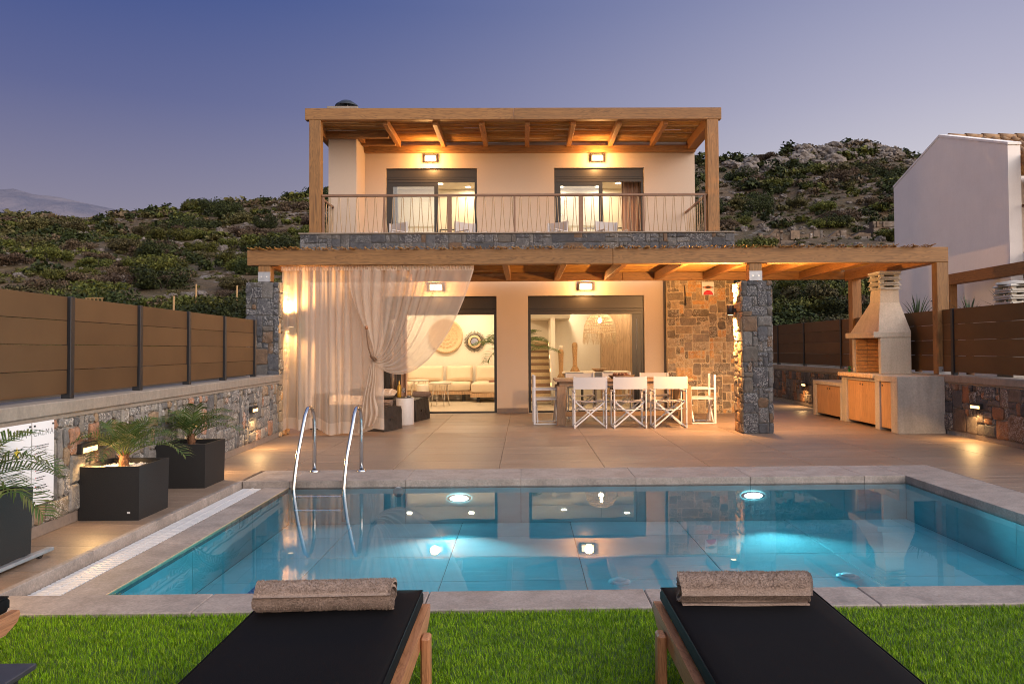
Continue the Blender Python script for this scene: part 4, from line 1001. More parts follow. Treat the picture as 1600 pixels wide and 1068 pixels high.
# low counter (far), middle block, near block : carcass pieces
def carcass(y0, y1, zt, x0, piers, lip, top_t=.07):
    m = MB(); m.box((x0, y0, zt - top_t), (6.49, y1, zt), .006)
    for a, b in piers: m.box((x0 + .001, a, 0), (6.485, b, zt - top_t), .006)
    return m
carcass(13.44, 14.76, .69, XF + .03, [(13.441, 13.50), (14.63, 14.755)], 0).build('low_counter', M_bbq, bq)
carcass(12.08, 13.44, .82, XF + .04, [(12.081, 12.16), (13.24, 13.435)], 0, .05).build('middle_counter', M_bbq, bq)
carcass(11.35, 12.08, .885, XF, [(11.351, 11.55), (11.93, 12.075)], 0, .095).build('near_counter', M_bbq, bq)
MB().box((XF + .004, 11.332, .001), (6.50, 11.349, .884)).build('end_panel', M_conc_grey, bq)
def doors(y0, y1, z0, z1, x, n):
    w = (y1 - y0) / n
    for k in range(n):
        d = MB().box((x, y0 + k * w + .002, z0), (x + .02, y0 + (k + 1) * w - .002, z1), .002).build('cupboard_door', W_door_z, bq)
        hy = (y0 + w - .05 if k == 0 else y0 + w + .05) if n == 2 else y1 - .05
        MB().lathe([(.016, .0), (.016, .004), (0, .005)], (0, 0, 0), 12).build('finger_hole', M_black, d, local=True)
        q = [c for c in d.children][-1]; q.location = Vector((x - .0005, hy, z1 - .06)) - OFF[bq.name]; q.rotation_euler = (0, R(-90), 0)
doors(13.51, 14.62, .055, .615, XF + .06, 2); doors(12.17, 13.23, .055, .765, XF + .07, 2); doors(11.56, 11.92, .05, .785, XF + .03, 1)
for k in range(20):
    y = 12.085 + k * .0677; MB().box((XF - .035, y, .825), (XF + .15, y + .060, .895), .012).build('edge_brick', M_brick2, bq)
MB().box((XF + .152, 12.085, .8205), (6.49, 13.435, .889)).build('hearth', M_bbq, bq)
# firebox: two cheeks and a back, bricks inside
X0, X1, Y0, Y1, Z0, Z1 = 5.98, 6.50, 12.30, 13.37, .89, 1.50
MB().box((X0, Y0, Z0), (X1, Y0 + .08, Z1), .004).box((X0, Y1 - .08, Z0), (X1, Y1, Z1), .004).box((X1 - .05, Y0 + .081, Z0), (X1, Y1 - .081, Z1)).build('firebox', M_bbq, bq)
for r_ in range(9):
    for c_ in range(4):
        o_ = (.115 if r_ % 2 else 0); w = (Y1 - Y0 - .166) / 4
        a = Y0 + .083 + c_ * w; MB().box((X1 - .075, a + .003, Z0 + .004 + r_ * .067), (X1 - .051, a + w - .003, Z0 + .064 + r_ * .067), .003).build('fire_brick', M_brick, bq)
    for k in range(2):
        MB().box((X0 + .03 + k * .21, Y1 - .098, Z0 + .004 + r_ * .067), (X0 + .235 + k * .21, Y1 - .0805, Z0 + .064 + r_ * .067), .003).build('fire_brick', M_brick, bq)
MB().box((X0 - .12, Y0 - .012, Z1 + .001), (X1, Y1 + .012, Z1 + .10), .01).build('mantel', M_bbq, bq)
def frust(b, t): # (x0,x1,y0,y1,z)
    vs = [(b[0], b[2], b[4]), (b[1], b[2], b[4]), (b[1], b[3], b[4]), (b[0], b[3], b[4]), (t[0], t[2], t[4]), (t[1], t[2], t[4]), (t[1], t[3], t[4]), (t[0], t[3], t[4])]
    return MB().add(vs, [(3, 2, 1, 0), (4, 5, 6, 7), (0, 1, 5, 4), (1, 2, 6, 5), (2, 3, 7, 6), (3, 0, 4, 7)])
hood = frust((X0 - .03, X1, Y0, Y1, Z1 + .1005), (6.13, 6.47, 12.60, 12.98, 2.11)).build('hood', M_bbq, bq)
frust((6.13, 6.47, 12.60, 12.98, 2.1105), (6.15, 6.46, 12.61, 12.97, 2.34)).build('stack', M_bbq, hood)
M_cowl = concrete('cast_cowl', (.50, .46, .39), .12)
def cowl(parent, x0, x1, y0, y1, z, name='cowl_tier'):
    for k in range(3):
        zz = z + k * .092; m = MB(); c = .035
        for (a, b) in ((x0, y0), (x1 - .07, y0), (x0, y1 - .07), (x1 - .07, y1 - .07)): m.box((a, b, zz + .0), (a + .07, b + .07, zz + .062))
        m.build(name, M_cowl, parent)
        frust((x0 - c, x1 + c, y0 - c, y1 + c, zz + .0625), (x0 - .005, x1 + .005, y0 - .005, y1 + .005, zz + .0915)).build(name, M_cowl, parent)
        sk = MB()
        for (a0, b0, a1, b1) in ((x0, y0, x1, y0), (x0, y1, x1, y1), (x0, y0, x0, y1), (x1, y0, x1, y1)):
            d = Vector((a1 - a0, b1 - b0, 0)).normalized(); n_ = Vector((d.y, -d.x, 0)); ctr = Vector(((x0 + x1) / 2, (y0 + y1) / 2, 0))
            if n_.dot(Vector((a0, b0, 0)) - ctr) < 0: n_ = -n_
            p, q = Vector((a0, b0, zz)), Vector((a1, b1, zz))
            sk.add([p + n_ * .03, q + n_ * .03, q + n_ * .005 + Vector((0, 0, .03)), p + n_ * .005 + Vector((0, 0, .03)), p, q, q + Vector((0, 0, .03)), p + Vector((0, 0, .03))], [(0, 1, 2, 3), (4, 7, 6, 5), (0, 4, 5, 1), (3, 2, 6, 7), (0, 3, 7, 4), (1, 5, 6, 2)])
        sk.build(name, M_cowl, parent)
    return z + 3 * .092
zt = cowl(hood, 6.14, 6.47, 12.60, 12.98, 2.342)
MB().box((6.11, 12.57, zt), (6.50, 13.01, zt + .035), .012).build('cowl_cap', M_cowl, hood)
tp = thing('garden_tap', 'green garden tap pipe on the wall left of the barbecue', 'tap', (6.40, 14.45, .69))
M_green = simple('green_pipe', (.02, .25, .04), .4)
MB().tube([(6.40, 14.45, .69), (6.40, 14.45, .93)], .022, 10).build('pipe', M_green, tp); MB().tube([(6.40, 14.40, .93), (6.33, 14.45, .945), (6.30, 14.45, .93)], .015, 8).build('spout', M_steel, tp)
MB().tube([(6.40, 14.38, .955), (6.40, 14.52, .955)], .012, 8).build('lever', M_green, tp)

# ------------------------------------------------------------------ director's chairs
M_wmetal = simple('white_powder_coat', (.58, .57, .58), .4, var=.04, bump=.03); M_wmesh = simple('white_sling', (.50, .475, .47), .8, var=.06, scale=200, bump=.25, dist=.001)
def make_chair(lab, grp, arm_z=.63):
    t = thing('directors_chair', lab, 'chair', (0, 0, 0), 0, grp); t.location = (0, 0, 0)
    for s in (-1, 1):
        x = s * .268
        MB().box((x - .012, -.245, 0), (x + .012, -.205, .875), .004).build('leg', M_wmetal, t)
        MB().box((x - .012, .185, .0), (x + .012, .22, arm_z - .02), .004).build('leg', M_wmetal, t)
        MB().box((x - .022, -.204, arm_z - .019), (x + .022, .24, arm_z + .005), .006).build('arm', M_wmetal, t)
        MB().box((x - .011, -.204, .0), (x + .011, .184, .022), .004).build('base_rail', M_wmetal, t)
        MB().box((x - s * .03 - .011, -.22, .435), (x - s * .03 + .011, .215, .46), .004).build('seat_rail', M_wmetal, t)
    for y in (-.185, .165):
        for s in (-1, 1): MB().beam((s * .25, y + s * .014, .03), (-s * .235, y + s * .014, .435), .022, .024, (0, 1, 0)).build('cross_brace', M_wmetal, t)
        MB().tube([(-.235, y, .33), (0, y - .008, .30), (.235, y, .33)], .009, 6).build('tie_rod', M_wmetal, t)
    MB().grid(lambda u, v: ((u - .5) * .50, -.205 + v * .40, .462 - .022 * math.sin(math.pi * u)), 10, 4).grid(lambda u, v: ((u - .5) * .50, -.205 + v * .40, .456 - .022 * math.sin(math.pi * u)), 10, 4).build('seat', M_wmesh, t, fix=False)
    b = MB(); b.grid(lambda u, v: ((u - .5) * .575, -.249 - .012 * math.sin(math.pi * u), .662 + v * .205), 10, 4); b.grid(lambda u, v: ((u - .5) * .575, -.243 - .012 * math.sin(math.pi * u), .662 + v * .205), 10, 4)
    b.build('backrest', M_wmesh, t, fix=False)
    bo = MB()
    for s in (-1, 1):
        for z in (.08, .33, .6): bo.tube([(s * .268, -.2455, z), (s * .268, -.249, z)], .007, 6)
    bo.build('bolt_heads', M_black, t)
    return t
G1 = "director's chairs round the terrace table"; G2 = "director's chairs on the balcony"
c0 = make_chair("white director's chair, back to the pool, left end of the front row", G1); c0.location = (1.105, 12.70, 0)
for x, y, rz, lab in ((1.772, 12.66, .01, "white director's chair, back to the pool, middle of the front row"), (2.46, 12.66, -.01, "white director's chair, back to the pool, nearest the stone pillar"),
        (1.08, 14.22, math.pi + .04, "white director's chair across the table behind the left front chair"), (1.80, 14.25, math.pi, "white director's chair across the table behind the fruit bowl"), (2.52, 14.2, math.pi - .05, "white director's chair across the table nearest the stone wall"),
        (.385, 13.45, -math.pi / 2 + .03, "white director's chair at the table end beside the white column"), (3.17, 13.36, math.pi / 2 - .06, "white director's chair at the table end beside the stone wall")):
    copy_tree(c0, (x, y, 0), rz, lab)
for i, (x, y, rz, lab) in enumerate(((-2.98, 16.45, 2.5, "white director's chair on the balcony nearest the chimney"), (-1.18, 16.45, -2.4, "white director's chair on the balcony at the right end of the left door"), (.62, 16.45, 2.45, "white director's chair on the balcony in front of the blank wall strip"), (1.95, 16.4, -2.75, "white director's chair on the balcony before the right door curtain"))):
    c = copy_tree(c0, (x, y, 3.352), rz, lab); c['group'] = G2
# ------------------------------------------------------------------ dining table
tb = thing('dining_table', 'long oak dining table on the terrace with square legs', 'table', (1.75, 13.45, 0))
for k in range(5):
    y = 12.96 + k * .196; MB().box((.53, y, .765), (2.97, y + .194, .805), .004).build('plank', W_table_x, tb)
MB().box((.60, 13.01, .69), (2.90, 13.05, .764), .003).build('apron', W_table_x, tb); MB().box((.60, 13.86, .69), (2.90, 13.90, .764), .003).build('apron', W_table_x, tb)
for x in (.56, 2.79):
    for y in (13.0, 13.77): MB().box((x, y, 0), (x + .155, y + .14, .689), .006).build('leg', W_table_z, tb)
MB().box((.716, 13.42, .12), (2.789, 13.50, .20), .004).build('stretcher', W_table_x, tb)
bw = thing('tray_bowl', 'shallow wooden bowl of round fruit on the terrace table', 'bowl', (1.75, 13.35, .805))
MB().lathe([(.0, .0), (.18, 0), (.235, .045), (.24, .06), (.225, .06), (.17, .02), (0, .018)], (1.75, 13.35, .806), 24).build('bowl', W_table_x, bw)
M_fruit = simple('dark_fruit', (.14, .05, .025), .4, var=.3)
for k in range(9):
    a = k * .7; rr = .05 + .10 * ((k * 37) % 10) / 10; MB().lathe([(0, -.035), (.025, -.025), (.035, 0), (.025, .025), (0, .035)], (1.75 + rr * math.cos(a), 13.35 + rr * math.sin(a), .875), 10).build('fruit', M_fruit, bw)
# ------------------------------------------------------------------ things on the stone wall
pq = thing('wall_plaque', 'white plaque with a fish and a red dome high on the stone wall', 'plaque', (3.80, 15.18, 2.57))
MB().box((3.675, 15.165, 2.44), (3.925, 15.186, 2.715), .003).build('panel', M_acryl, pq)
M_orange = simple('fish_orange', (.45, .15, .05), .5); M_redc = simple('red_ceramic', (.55, .01, .015), .2, var=.05)
MB().prism([(3.71, 2.60), (3.735, 2.575), (3.80, 2.565), (3.865, 2.575), (3.885, 2.60), (3.865, 2.622), (3.80, 2.635), (3.735, 2.622)], 15.150, 15.1645, 1).build('fish_body', M_orange, pq)
for s in (-1, 1): MB().prism([(3.80 + s * .085, 2.60), (3.80 + s * .108, 2.622), (3.80 + s * .108, 2.575)], 15.153, 15.1645, 1).build('fish_tail', M_print, pq)
MB().prism([(3.74, 2.60), (3.77, 2.582), (3.83, 2.582), (3.86, 2.60), (3.83, 2.616), (3.77, 2.616)], 15.147, 15.1498, 1).build('fish_mouth', M_print, pq)
MB().prism([(3.80 + .10 * math.cos(math.pi * k / 12), 2.443 + .095 * math.sin(math.pi * k / 12)) for k in range(13)], 15.14, 15.1645, 1).build('red_dome', M_redc, pq)
hg = thing('hanging_ornament', 'thin dark ornament hanging on a cord on the stone wall', 'ornament', (3.32, 15.17, 2.45))
MB().tube([(3.315, 15.175, 2.64), (3.32, 15.165, 2.45), (3.328, 15.165, 2.30)], .006, 6).tube([(3.315, 15.175, 2.64), (3.345, 15.165, 2.40), (3.33, 15.165, 2.29)], .005, 6).build('cord', M_black, hg)
MB().lathe([(0, -.05), (.022, -.02), (.018, .02), (0, .04)], (3.33, 15.16, 2.27), 8).build('pendant', M_black, hg)

# ------------------------------------------------------------------ sheer curtain
def sheer(name, op, col):
    n = NT(name); n.t.nodes.remove(n.b); v = n.coord('Object', (220, 220, 90), rand=False); f = n.noise(v, 1, 2)
    d = n.n('ShaderNodeBsdfDiffuse', {'Color': col + (1,)}); tl = n.n('ShaderNodeBsdfTranslucent', {'Color': col + (1,)}); t = n.n('ShaderNodeBsdfTransparent')
    a = n.n('ShaderNodeMixShader', {0: .55, 1: d.outputs[0], 2: tl.outputs[0]}); lw_ = n.n('ShaderNodeLayerWeight', {'Blend': .35})
    fac = n.math('ADD', n.math('MULTIPLY', n.math('SUBTRACT', f, .5), .12), n.math('ADD', op, n.math('MULTIPLY', lw_.outputs['Facing'], .55)), True)
    m = n.n('ShaderNodeMixShader', {0: fac, 1: t.outputs[0], 2: a.outputs[0]}); n.l(m.outputs[0], n.out.inputs[0]); return n.m
M_sheer = sheer('sheer_voile', .52, (.74, .64, .54)); M_sheer2 = sheer('voile_hem', .72, (.74, .64, .54)); M_tail = sheer('gathered_voile', .85, (.70, .60, .50))
cu = thing('curtain', 'sheer white curtain tied back to one side under the pergola', 'curtain', (-2.6, 11.66, 0))
YC = 11.67
_pr = random.Random(12)
PLEAT = [(_pr.uniform(0, 1), _pr.choice([-1, 1]) * _pr.uniform(.025, .07), _pr.uniform(.007, .018)) for _ in range(27)]
def folds(s, t):
    y = .012 * math.sin(s * 78 + 1.5 * math.sin(s * 9)) * (1 - t) ** 1.5 + .02 * math.sin(s * 11 + 1)
    for i, (c, a, w) in enumerate(PLEAT):
        ww = w * (1 + t * .8); y += a * (.35 + .65 * t if i % 2 else .75 - .35 * t) * math.exp(-((s - c - .02 * t * math.sin(i)) / ww) ** 2)
    return y
def left_panel(u, v):
    s = u; x = -3.85 + s * 1.60 + (-.03 + .06 * s) * v + .012 * math.sin(s * 60) * v; z = 2.665 - v * (2.60 - .05 * math.sin(s * 7.5) - .025 * math.sin(s * 23))
    return (x, YC + .03 + folds(s, v), z)
MB().grid(lambda u, v: left_panel(u, v * .93), 260, 26).build('panel', M_sheer, cu, fix=False)
MB().grid(lambda u, v: left_panel(u, .93 + v * .07), 260, 3).build('hem', M_sheer2, cu, fix=False)
MB().grid(lambda u, v: (-3.85 + u * 3.05, YC + .010 * math.sin(u * 420), 2.685 - v * .075), 520, 1).build('header_tape', M_sheer2, cu, fix=False)
TIE = Vector((-2.385, YC - .04, 1.20))
def swag(u, v):
    s = u
    P0 = Vector((-2.78 + 1.98 * s, 0, 2.62)); P3 = Vector((TIE.x + .015 * math.sin(s * 9), 0, TIE.z + .07 - .13 * s))
    P1 = P0 + Vector((-.02 - .30 * s, 0, -.75 - .43 * s)); P2 = Vector((TIE.x + .03 + .58 * s ** 1.6, 0, TIE.z + .45 - 1.06 * s ** .9))
    t = v; p = P0 * (1 - t) ** 3 + P1 * 3 * t * (1 - t) ** 2 + P2 * 3 * t * t * (1 - t) + P3 * t ** 3
    amp = (.6 + .4 * math.sin(s * 5)) * (1 - .62 * t)
    y = YC - .015 - .03 * t + amp * (.055 * math.sin(s * 72 + 1.6 * math.sin(s * 11)) + .02 * math.sin(s * 31))
    q = .016 * math.sin(s * 72 + 1.5) * math.sin(math.pi * t)
    return (p.x + q, y, p.z + q * .6)
MB().grid(swag, 300, 34).build('swag', M_sheer, cu, fix=False)
MB().grid(lambda u, v: tuple(Vector(swag(.988 + .012 * u, v)) + Vector((0, -.012, 0))), 6, 34).build('swag_edge', M_sheer2, cu, fix=False)
def tail(u, v):
    w = .05 + .27 * v ** .8 - .05 * max(0, v - .8) * 5; x = TIE.x - .02 - .15 * v + (u - .32) * w + .04 * math.sin(v * 9) * v * u
    return (x, YC - .05 + .035 * math.sin(u * 24 + v * 2) * (.3 + v) + .004 * math.sin(v * 13 + u * 5), TIE.z - v * (1.12 + .03 * math.sin(u * 9)) + .16 * u * u * v)
MB().grid(tail, 46, 40).build('tail', M_tail, cu, fix=False)
tieb = MB(); tieb.tube([(-2.485, YC - .07, 1.66), (-2.47, YC - .09, 1.52), (-2.45, YC - .10, 1.38), (-2.40, YC - .10, 1.24), (-2.36, YC - .06, 1.17)], .011, 8); tieb.tube([(-2.42, YC - .10, 1.26), (-2.34, YC - .09, 1.22), (-2.33, YC + .02, 1.18), (-2.42, YC + .03, 1.21), (-2.42, YC - .10, 1.26)], .012, 8)
tieb.build('tieback_rope', simple('brown_rope', (.16, .09, .05), .9), cu)
MB().lathe([(0, -.03), (.022, -.02), (.028, .01), (.018, .03), (0, .035)], (-2.487, YC - .07, 1.70), 10).build('wooden_bead', W_teak_z, cu)
MB().tube([(-3.9, YC + .0, 2.70), (-.75, YC, 2.70)], .008, 6).build('curtain_wire', M_steel, cu)

# ------------------------------------------------------------------ day beds, side table
M_pouf = simple('dark_lounge_fabric', (.022, .018, .017), .55, var=.4, scale=8, bump=.6, dist=.03)
def daybed(cx, cy, rot, L, w, h, lab, seed):
    t = thing('floor_lounger', lab, 'floor lounger', (cx, cy, 0), rot)
    m = MB(); n = 10
    def face(u, v, k):
        X = -L / 2 + L * u; Y = -w / 2 + w * v; return X, Y
    rr = lambda x, y, z: .018 * mnoise.noise(Vector((x * 3 + seed, y * 3, z * 4))) + .008 * mnoise.noise(Vector((x * 11 + seed, y * 11, z * 9)))
    def P(x, y, z):
        sx = 1 - .10 * (z / h) ** 2 if abs(y) > 0 else 1
        k = rr(x, y, z); return (x * (1 - .03 * (z / h)) + k, y * (1 - .08 * (z / h)) + k, max(0.001, z + k * (z > .02) * 1.4 + .03 * math.cos(y / w * 3) * (z / h)))
    m.grid(lambda u, v: P(-L/2 + L*u, -w/2 + w*v, h), 22, 10); m.grid(lambda u, v: P(-L/2 + L*u, -w/2, h*v), 22, 6); m.grid(lambda u, v: P(L/2 - L*u, w/2, h*v), 22, 6)
    m.grid(lambda u, v: P(L/2, -w/2 + w*u, h*v), 10, 6); m.grid(lambda u, v: P(-L/2, w/2 - w*u, h*v), 10, 6); m.build('body', M_pouf, t, local=True, fix=False)
    MB().box((L/2 - .004, -.10, .17), (L/2 + .010, .09, .21), .003).build('carry_strap', M_black, t, local=True)
    sm = MB(); sm.tube([P(L/2, -w/2, .01), P(L/2, -w/2, h * .5), P(L/2, -w/2, h), P(L/2, 0, h), P(L/2, w/2, h)], .008, 6); sm.build('seam_piping', M_black, t, local=True)
    MB().box((-L/2 - .02, -w/2 + .03, .16), (-L/2 + .16, w/2 - .03, .60), .06).build('headrest', M_pouf, t, local=True)
daybed(-2.90, 12.72, -.36, 1.45, .62, .37, 'dark fabric floor lounger nearest the pool, half behind the curtain', 1)
daybed(-2.64, 14.35, -.22, 1.40, .78, .40, 'dark fabric floor lounger beyond the white side table by the doorway', 4)
M_pil = simple('striped_pillow', (.50, .42, .34), .9, var=.2, scale=60); M_fr = simple('pillow_band', (.72, .66, .58), .9)
def pillow(loc, rot, tilt, lab, s=.42):
    t = thing('pillow', lab, 'pillow', loc, rot)
    def g(sg): return lambda u, v: ((u - .5) * s, (v - .5) * s * .95, sg * .075 * (max(0, (1 - (2*u-1)**4) * (1 - (2*v-1)**4))) ** .6)
    m = MB().grid(g(1), 12, 12).grid(g(-1), 12, 12); o = m.build('cover', M_pil, t, local=True); o.rotation_euler = (tilt, 0, 0); o.location = (0, 0, .08)
    b = MB()
    for x in (-.12, 0, .12): b.grid(lambda u, v, x=x: (x + (u - .5) * .035, (v - .5) * s * .86, .003 + .075 * (max(0, (1 - (2*(x + (u-.5)*.035) / s) ** 4) * (1 - ((2*v-1) * .9)**4))) ** .6), 2, 12)
    q = b.build('woven_band', M_fr, o, local=True)
pillow((-3.17, 12.78, .40), .3, .25, 'striped pillow on the nearest floor lounger, left of its pair'); pillow((-2.93, 12.58, .40), .1, .2, 'striped pillow on the nearest floor lounger, in front of its pair')
pillow((-2.95, 14.42, .43), .2, .3, 'striped pillow on the farther floor lounger behind the curtain'); pillow((-2.70, 14.25, .43), 0, .15, 'striped pillow on the farther floor lounger beside the tied curtain')
towel((-2.42, 12.65, .385), -.25, .30, .055, 'small rolled towel on the nearest floor lounger beside the white table', flap=False, seed=7)
towel((-2.02, 14.42, .42), -.1, .34, .055, 'small rolled towel on the farther floor lounger by the doorway', flap=False, seed=9)
sd = thing('drinks_table', 'white drum side table with a bottle between the floor loungers', 'side table', (-2.18, 13.42, 0))
MB().lathe([(.155, 0), (.16, .01), (.16, .475), (.155, .485), (0, .485)], (-2.18, 13.42, 0), 32).build('drum', M_white, sd)
MB().lathe([(.165, .4855), (.165, .492), (0, .492)], (-2.18, 13.42, 0), 32).build('tray', M_shut, sd)
bt = thing('bottle', 'golden glass bottle on the white drum table', 'bottle', (-2.27, 13.34, .492))
M_gold = simple('amber_glass', (.42, .24, .02), .12, .35, .1, bump=0)
MB().lathe([(0, 0), (.036, 0), (.037, .02), (.037, .19), (.03, .215), (.014, .235), (.0135, .30)], (-2.27, 13.34, .492), 16).build('body', M_gold, bt); MB().lathe([(.0145, .30), (.0155, .33), (0, .331)], (-2.27, 13.34, .492), 12).build('cap', M_black, bt)
gl_ = thing('wine_glass', 'stemmed wine glass beside the golden bottle', 'glass', (-2.19, 13.32, .492))
M_gl = glass_mat(); MB().lathe([(.032, 0), (.030, .003), (.004, .006), (.0035, .075), (.02, .09), (.036, .12), (.035, .15), (.029, .172)], (-2.19, 13.32, .492), 18).build('bowl', M_gl, gl_)
cb = thing('ashtray_bowl', 'small shiny metal bowl on the white drum table', 'bowl', (-2.10, 13.36, .492)); MB().lathe([(0, 0), (.03, 0), (.05, .025), (.052, .035), (.045, .03), (.0, .01)], (-2.10, 13.36, .492), 18).build('bowl', M_steel, cb)
# ------------------------------------------------------------------ inside, ground floor
M_sofa = simple('cream_linen', (.68, .56, .42), .9, var=.06, scale=120, bump=.25); M_cream = simple('cream_lacquer', (.74, .66, .54), .5, var=.03)
sf = thing('sofa', 'cream corner sofa on a wooden plinth against the rear wall', 'sofa', (-2.0, 19.4, 0))
MB().box((-3.6, 19.12, .18), (-1.40, 19.88, .27), .005).box((-1.39, 18.72, .13), (-.45, 19.88, .24), .005).build('plinth', W_panel_z, sf)
for x, y in ((-3.4, 19.3), (-1.6, 19.3), (-1.2, 18.95), (-.6, 18.95)): MB().box((x - .04, y - .04, 0), (x + .04, y + .04, .179 if y > 19 else .129)).build('leg', M_black, sf)
for a, b in ((-3.58, -2.52), (-2.51, -1.42)): cushion(MB(), (a + b) / 2, 19.48, .272, b - a - .01, .72, .22, .05, puff=.02, seed=a).build('seat_cushion', M_sofa, sf)
cushion(MB(), -.92, 19.28, .242, .90, 1.10, .25, .05, puff=.02, seed=3).build('seat_cushion', M_sofa, sf)
for a, b, lab in ((-3.15, -2.18, 'cream back pillow on the sofa, partly behind the curtain'), (-2.10, -1.40, 'cream back pillow in the middle of the sofa'), (-1.32, -.52, 'cream back pillow on the corner seat of the sofa')):
    t = thing('back_pillow', lab, 'pillow', ((a + b) / 2, 19.72, .50))
    o = cushion(MB(), 0, 0, -.09, b - a, .44, .18, .08, puff=.03, seed=b).build('cover', M_sofa, t, local=True); o.rotation_euler = (R(72), 0, 0); o.location = (0, 0, .20)
for x, y, r_, h, lab in ((-2.02, 17.6, .27, .575, 'round white coffee table with hairpin legs in front of the sofa'), (-2.62, 18.2, .25, .62, 'round white coffee table partly hidden behind the drinks table')):
    t = thing('coffee_table', lab, 'coffee table', (x, y, 0)); MB().lathe([(0, h - .05), (r_ - .01, h - .05), (r_, h - .04), (r_, h - .005), (0, h)], (x, y, 0), 28).build('table_top', M_cream, t)
    for k in range(4):
        a = k * math.pi / 2 + .5; c_, s_ = math.cos(a), math.sin(a)
        MB().tube([(x + c_ * r_ * .6 - s_ * .05, y + s_ * r_ * .6 + c_ * .05, h - .05), (x + c_ * r_ * .85, y + s_ * r_ * .85, .01), (x + c_ * r_ * .6 + s_ * .05, y + s_ * r_ * .6 - c_ * .05, h - .05)], .008, 6).build('leg', M_cream, t)
t = thing('drum_stool', 'plain white drum stool in front of the sofa', 'stool', (-2.42, 17.5, 0)); MB().lathe([(.14, .0), (.155, .25), (.15, .50), (.13, .53), (0, .53)], (-2.42, 17.5, 0), 24).build('drum', M_cream, t)
t = thing('red_book', 'dark red book lying on the corner seat of the sofa', 'book', (-.80, 18.95, .50)); MB().box((-.93, 18.85, .512), (-.66, 19.05, .535)).build('cover', simple('dark_red', (.18, .02, .02), .5), t)
# round carved wall panel and sunburst mirror
M_carve = simple('carved_whitewash', (.62, .45, .28), .8, var=.3, scale=60, bump=.5, dist=.01)
t = thing('carved_roundel', 'large round carved wall panel above the sofa', 'wall decoration', (-2.14, 19.97, 1.71))
def vert(mb, name, mat, par, loc):
    o = mb.build(name, mat, par, local=True); o.location = Vector(loc) - OFF[par.name]; o.rotation_euler = (R(90), 0, 0); return o
vert(MB().lathe([(0, .0), (.46, .0), (.47, .015), (.46, .03), (.40, .03), (.39, .018), (0, .018)], (0, 0, 0), 48), 'disc', M_carve, t, (-2.14, 19.975, 1.71))
m = MB()
for ring, nn, rr in ((.10, 8, .05), (.20, 14, .048), (.30, 22, .045)):
    for k in range(nn):
        a = 2 * math.pi * k / nn; m.lathe([(rr * .8, .016), (rr * .55, .034), (rr * .3, .016)], (ring * math.cos(a), ring * math.sin(a), 0), 8)
vert(m, 'carving', M_carve, t, (-2.14, 19.975, 1.71))
m = MB()
for k in range(56): a = 2 * math.pi * k / 56; m.lathe([(.017, .028), (.010, .040), (0, .042)], (.43 * math.cos(a), .43 * math.sin(a), 0), 6)
vert(m, 'bead_rim', M_carve, t, (-2.14, 19.975, 1.71))
t = thing('sunburst_mirror', 'small round mirror with dark radiating sticks right of the carved panel', 'mirror', (-1.36, 19.97, 1.56))
vert(MB().lathe([(.105, .02), (.18, .03), (.19, .02), (.19, .0), (.1, .0)], (0, 0, 0), 36), 'frame', M_carve, t, (-1.36, 19.975, 1.56))
vert(MB().lathe([(0, .015), (.105, .015)], (0, 0, 0), 28), 'mirror_glass', M_steel, t, (-1.36, 19.975, 1.56))
vert(MB().lathe([(.095, .022), (.105, .03), (.115, .022)], (0, 0, 0), 28).lathe([(.172, .024), (.182, .034), (.192, .022)], (0, 0, 0), 28), 'dark_rims', M_shut, t, (-1.36, 19.975, 1.56))
m = MB()
for k in range(44):
    a = 2 * math.pi * k / 44; m.beam((.19 * math.cos(a), .19 * math.sin(a), .012), ((.29 if k % 2 else .27) * math.cos(a), (.29 if k % 2 else .27) * math.sin(a), .012), .012, .01)
vert(m, 'sticks', M_shut, t, (-1.36, 19.975, 1.56))
# room palm behind the column
palm((-.26, 16.75, .55), 'tall indoor palm half hidden behind the white column', 31, 16, 1.05, .30, M_palm_in, .75, .05, wd=.011, nl=26, ups=(.55, 1.35))
t = planter(-.26, 16.75, .42, .50, 'dark pot of the indoor palm behind the white column', grav=False)
# stairs
t = thing('staircase', 'wooden staircase rising at the back of the dining side', 'staircase', (.40, 18.5, 0))
M_riser = simple('lit_riser_oak', (.62, .48, .28), .6)  # step lighting is put into this pale riser colour
for k in range(9):
    y = 17.75 + k * .25; MB().box((.02, y, .165 * (k + 1) - .075), (.62, y + .27, .165 * (k + 1)), .004).build('tread', W_table_x, t)
    MB().box((.02, y + .22, .165 * (k + 1) + .001), (.62, y + .24, .165 * (k + 2) - .076)).build('riser', M_riser, t)
MB().box((.64, 17.9, 0), (.74, 19.99, 2.10)).build('stair_wall', M_room, t)
for k in range(4): MB().box((.625, 17.9 + k * .5, .45 + k * .33), (.639, 17.98 + k * .5, .53 + k * .33)).build('step_lamp', E_step, t)
MB().box((.02, 18.6, 2.12), (1.15, 19.99, 2.28)).build('landing', M_room, t)
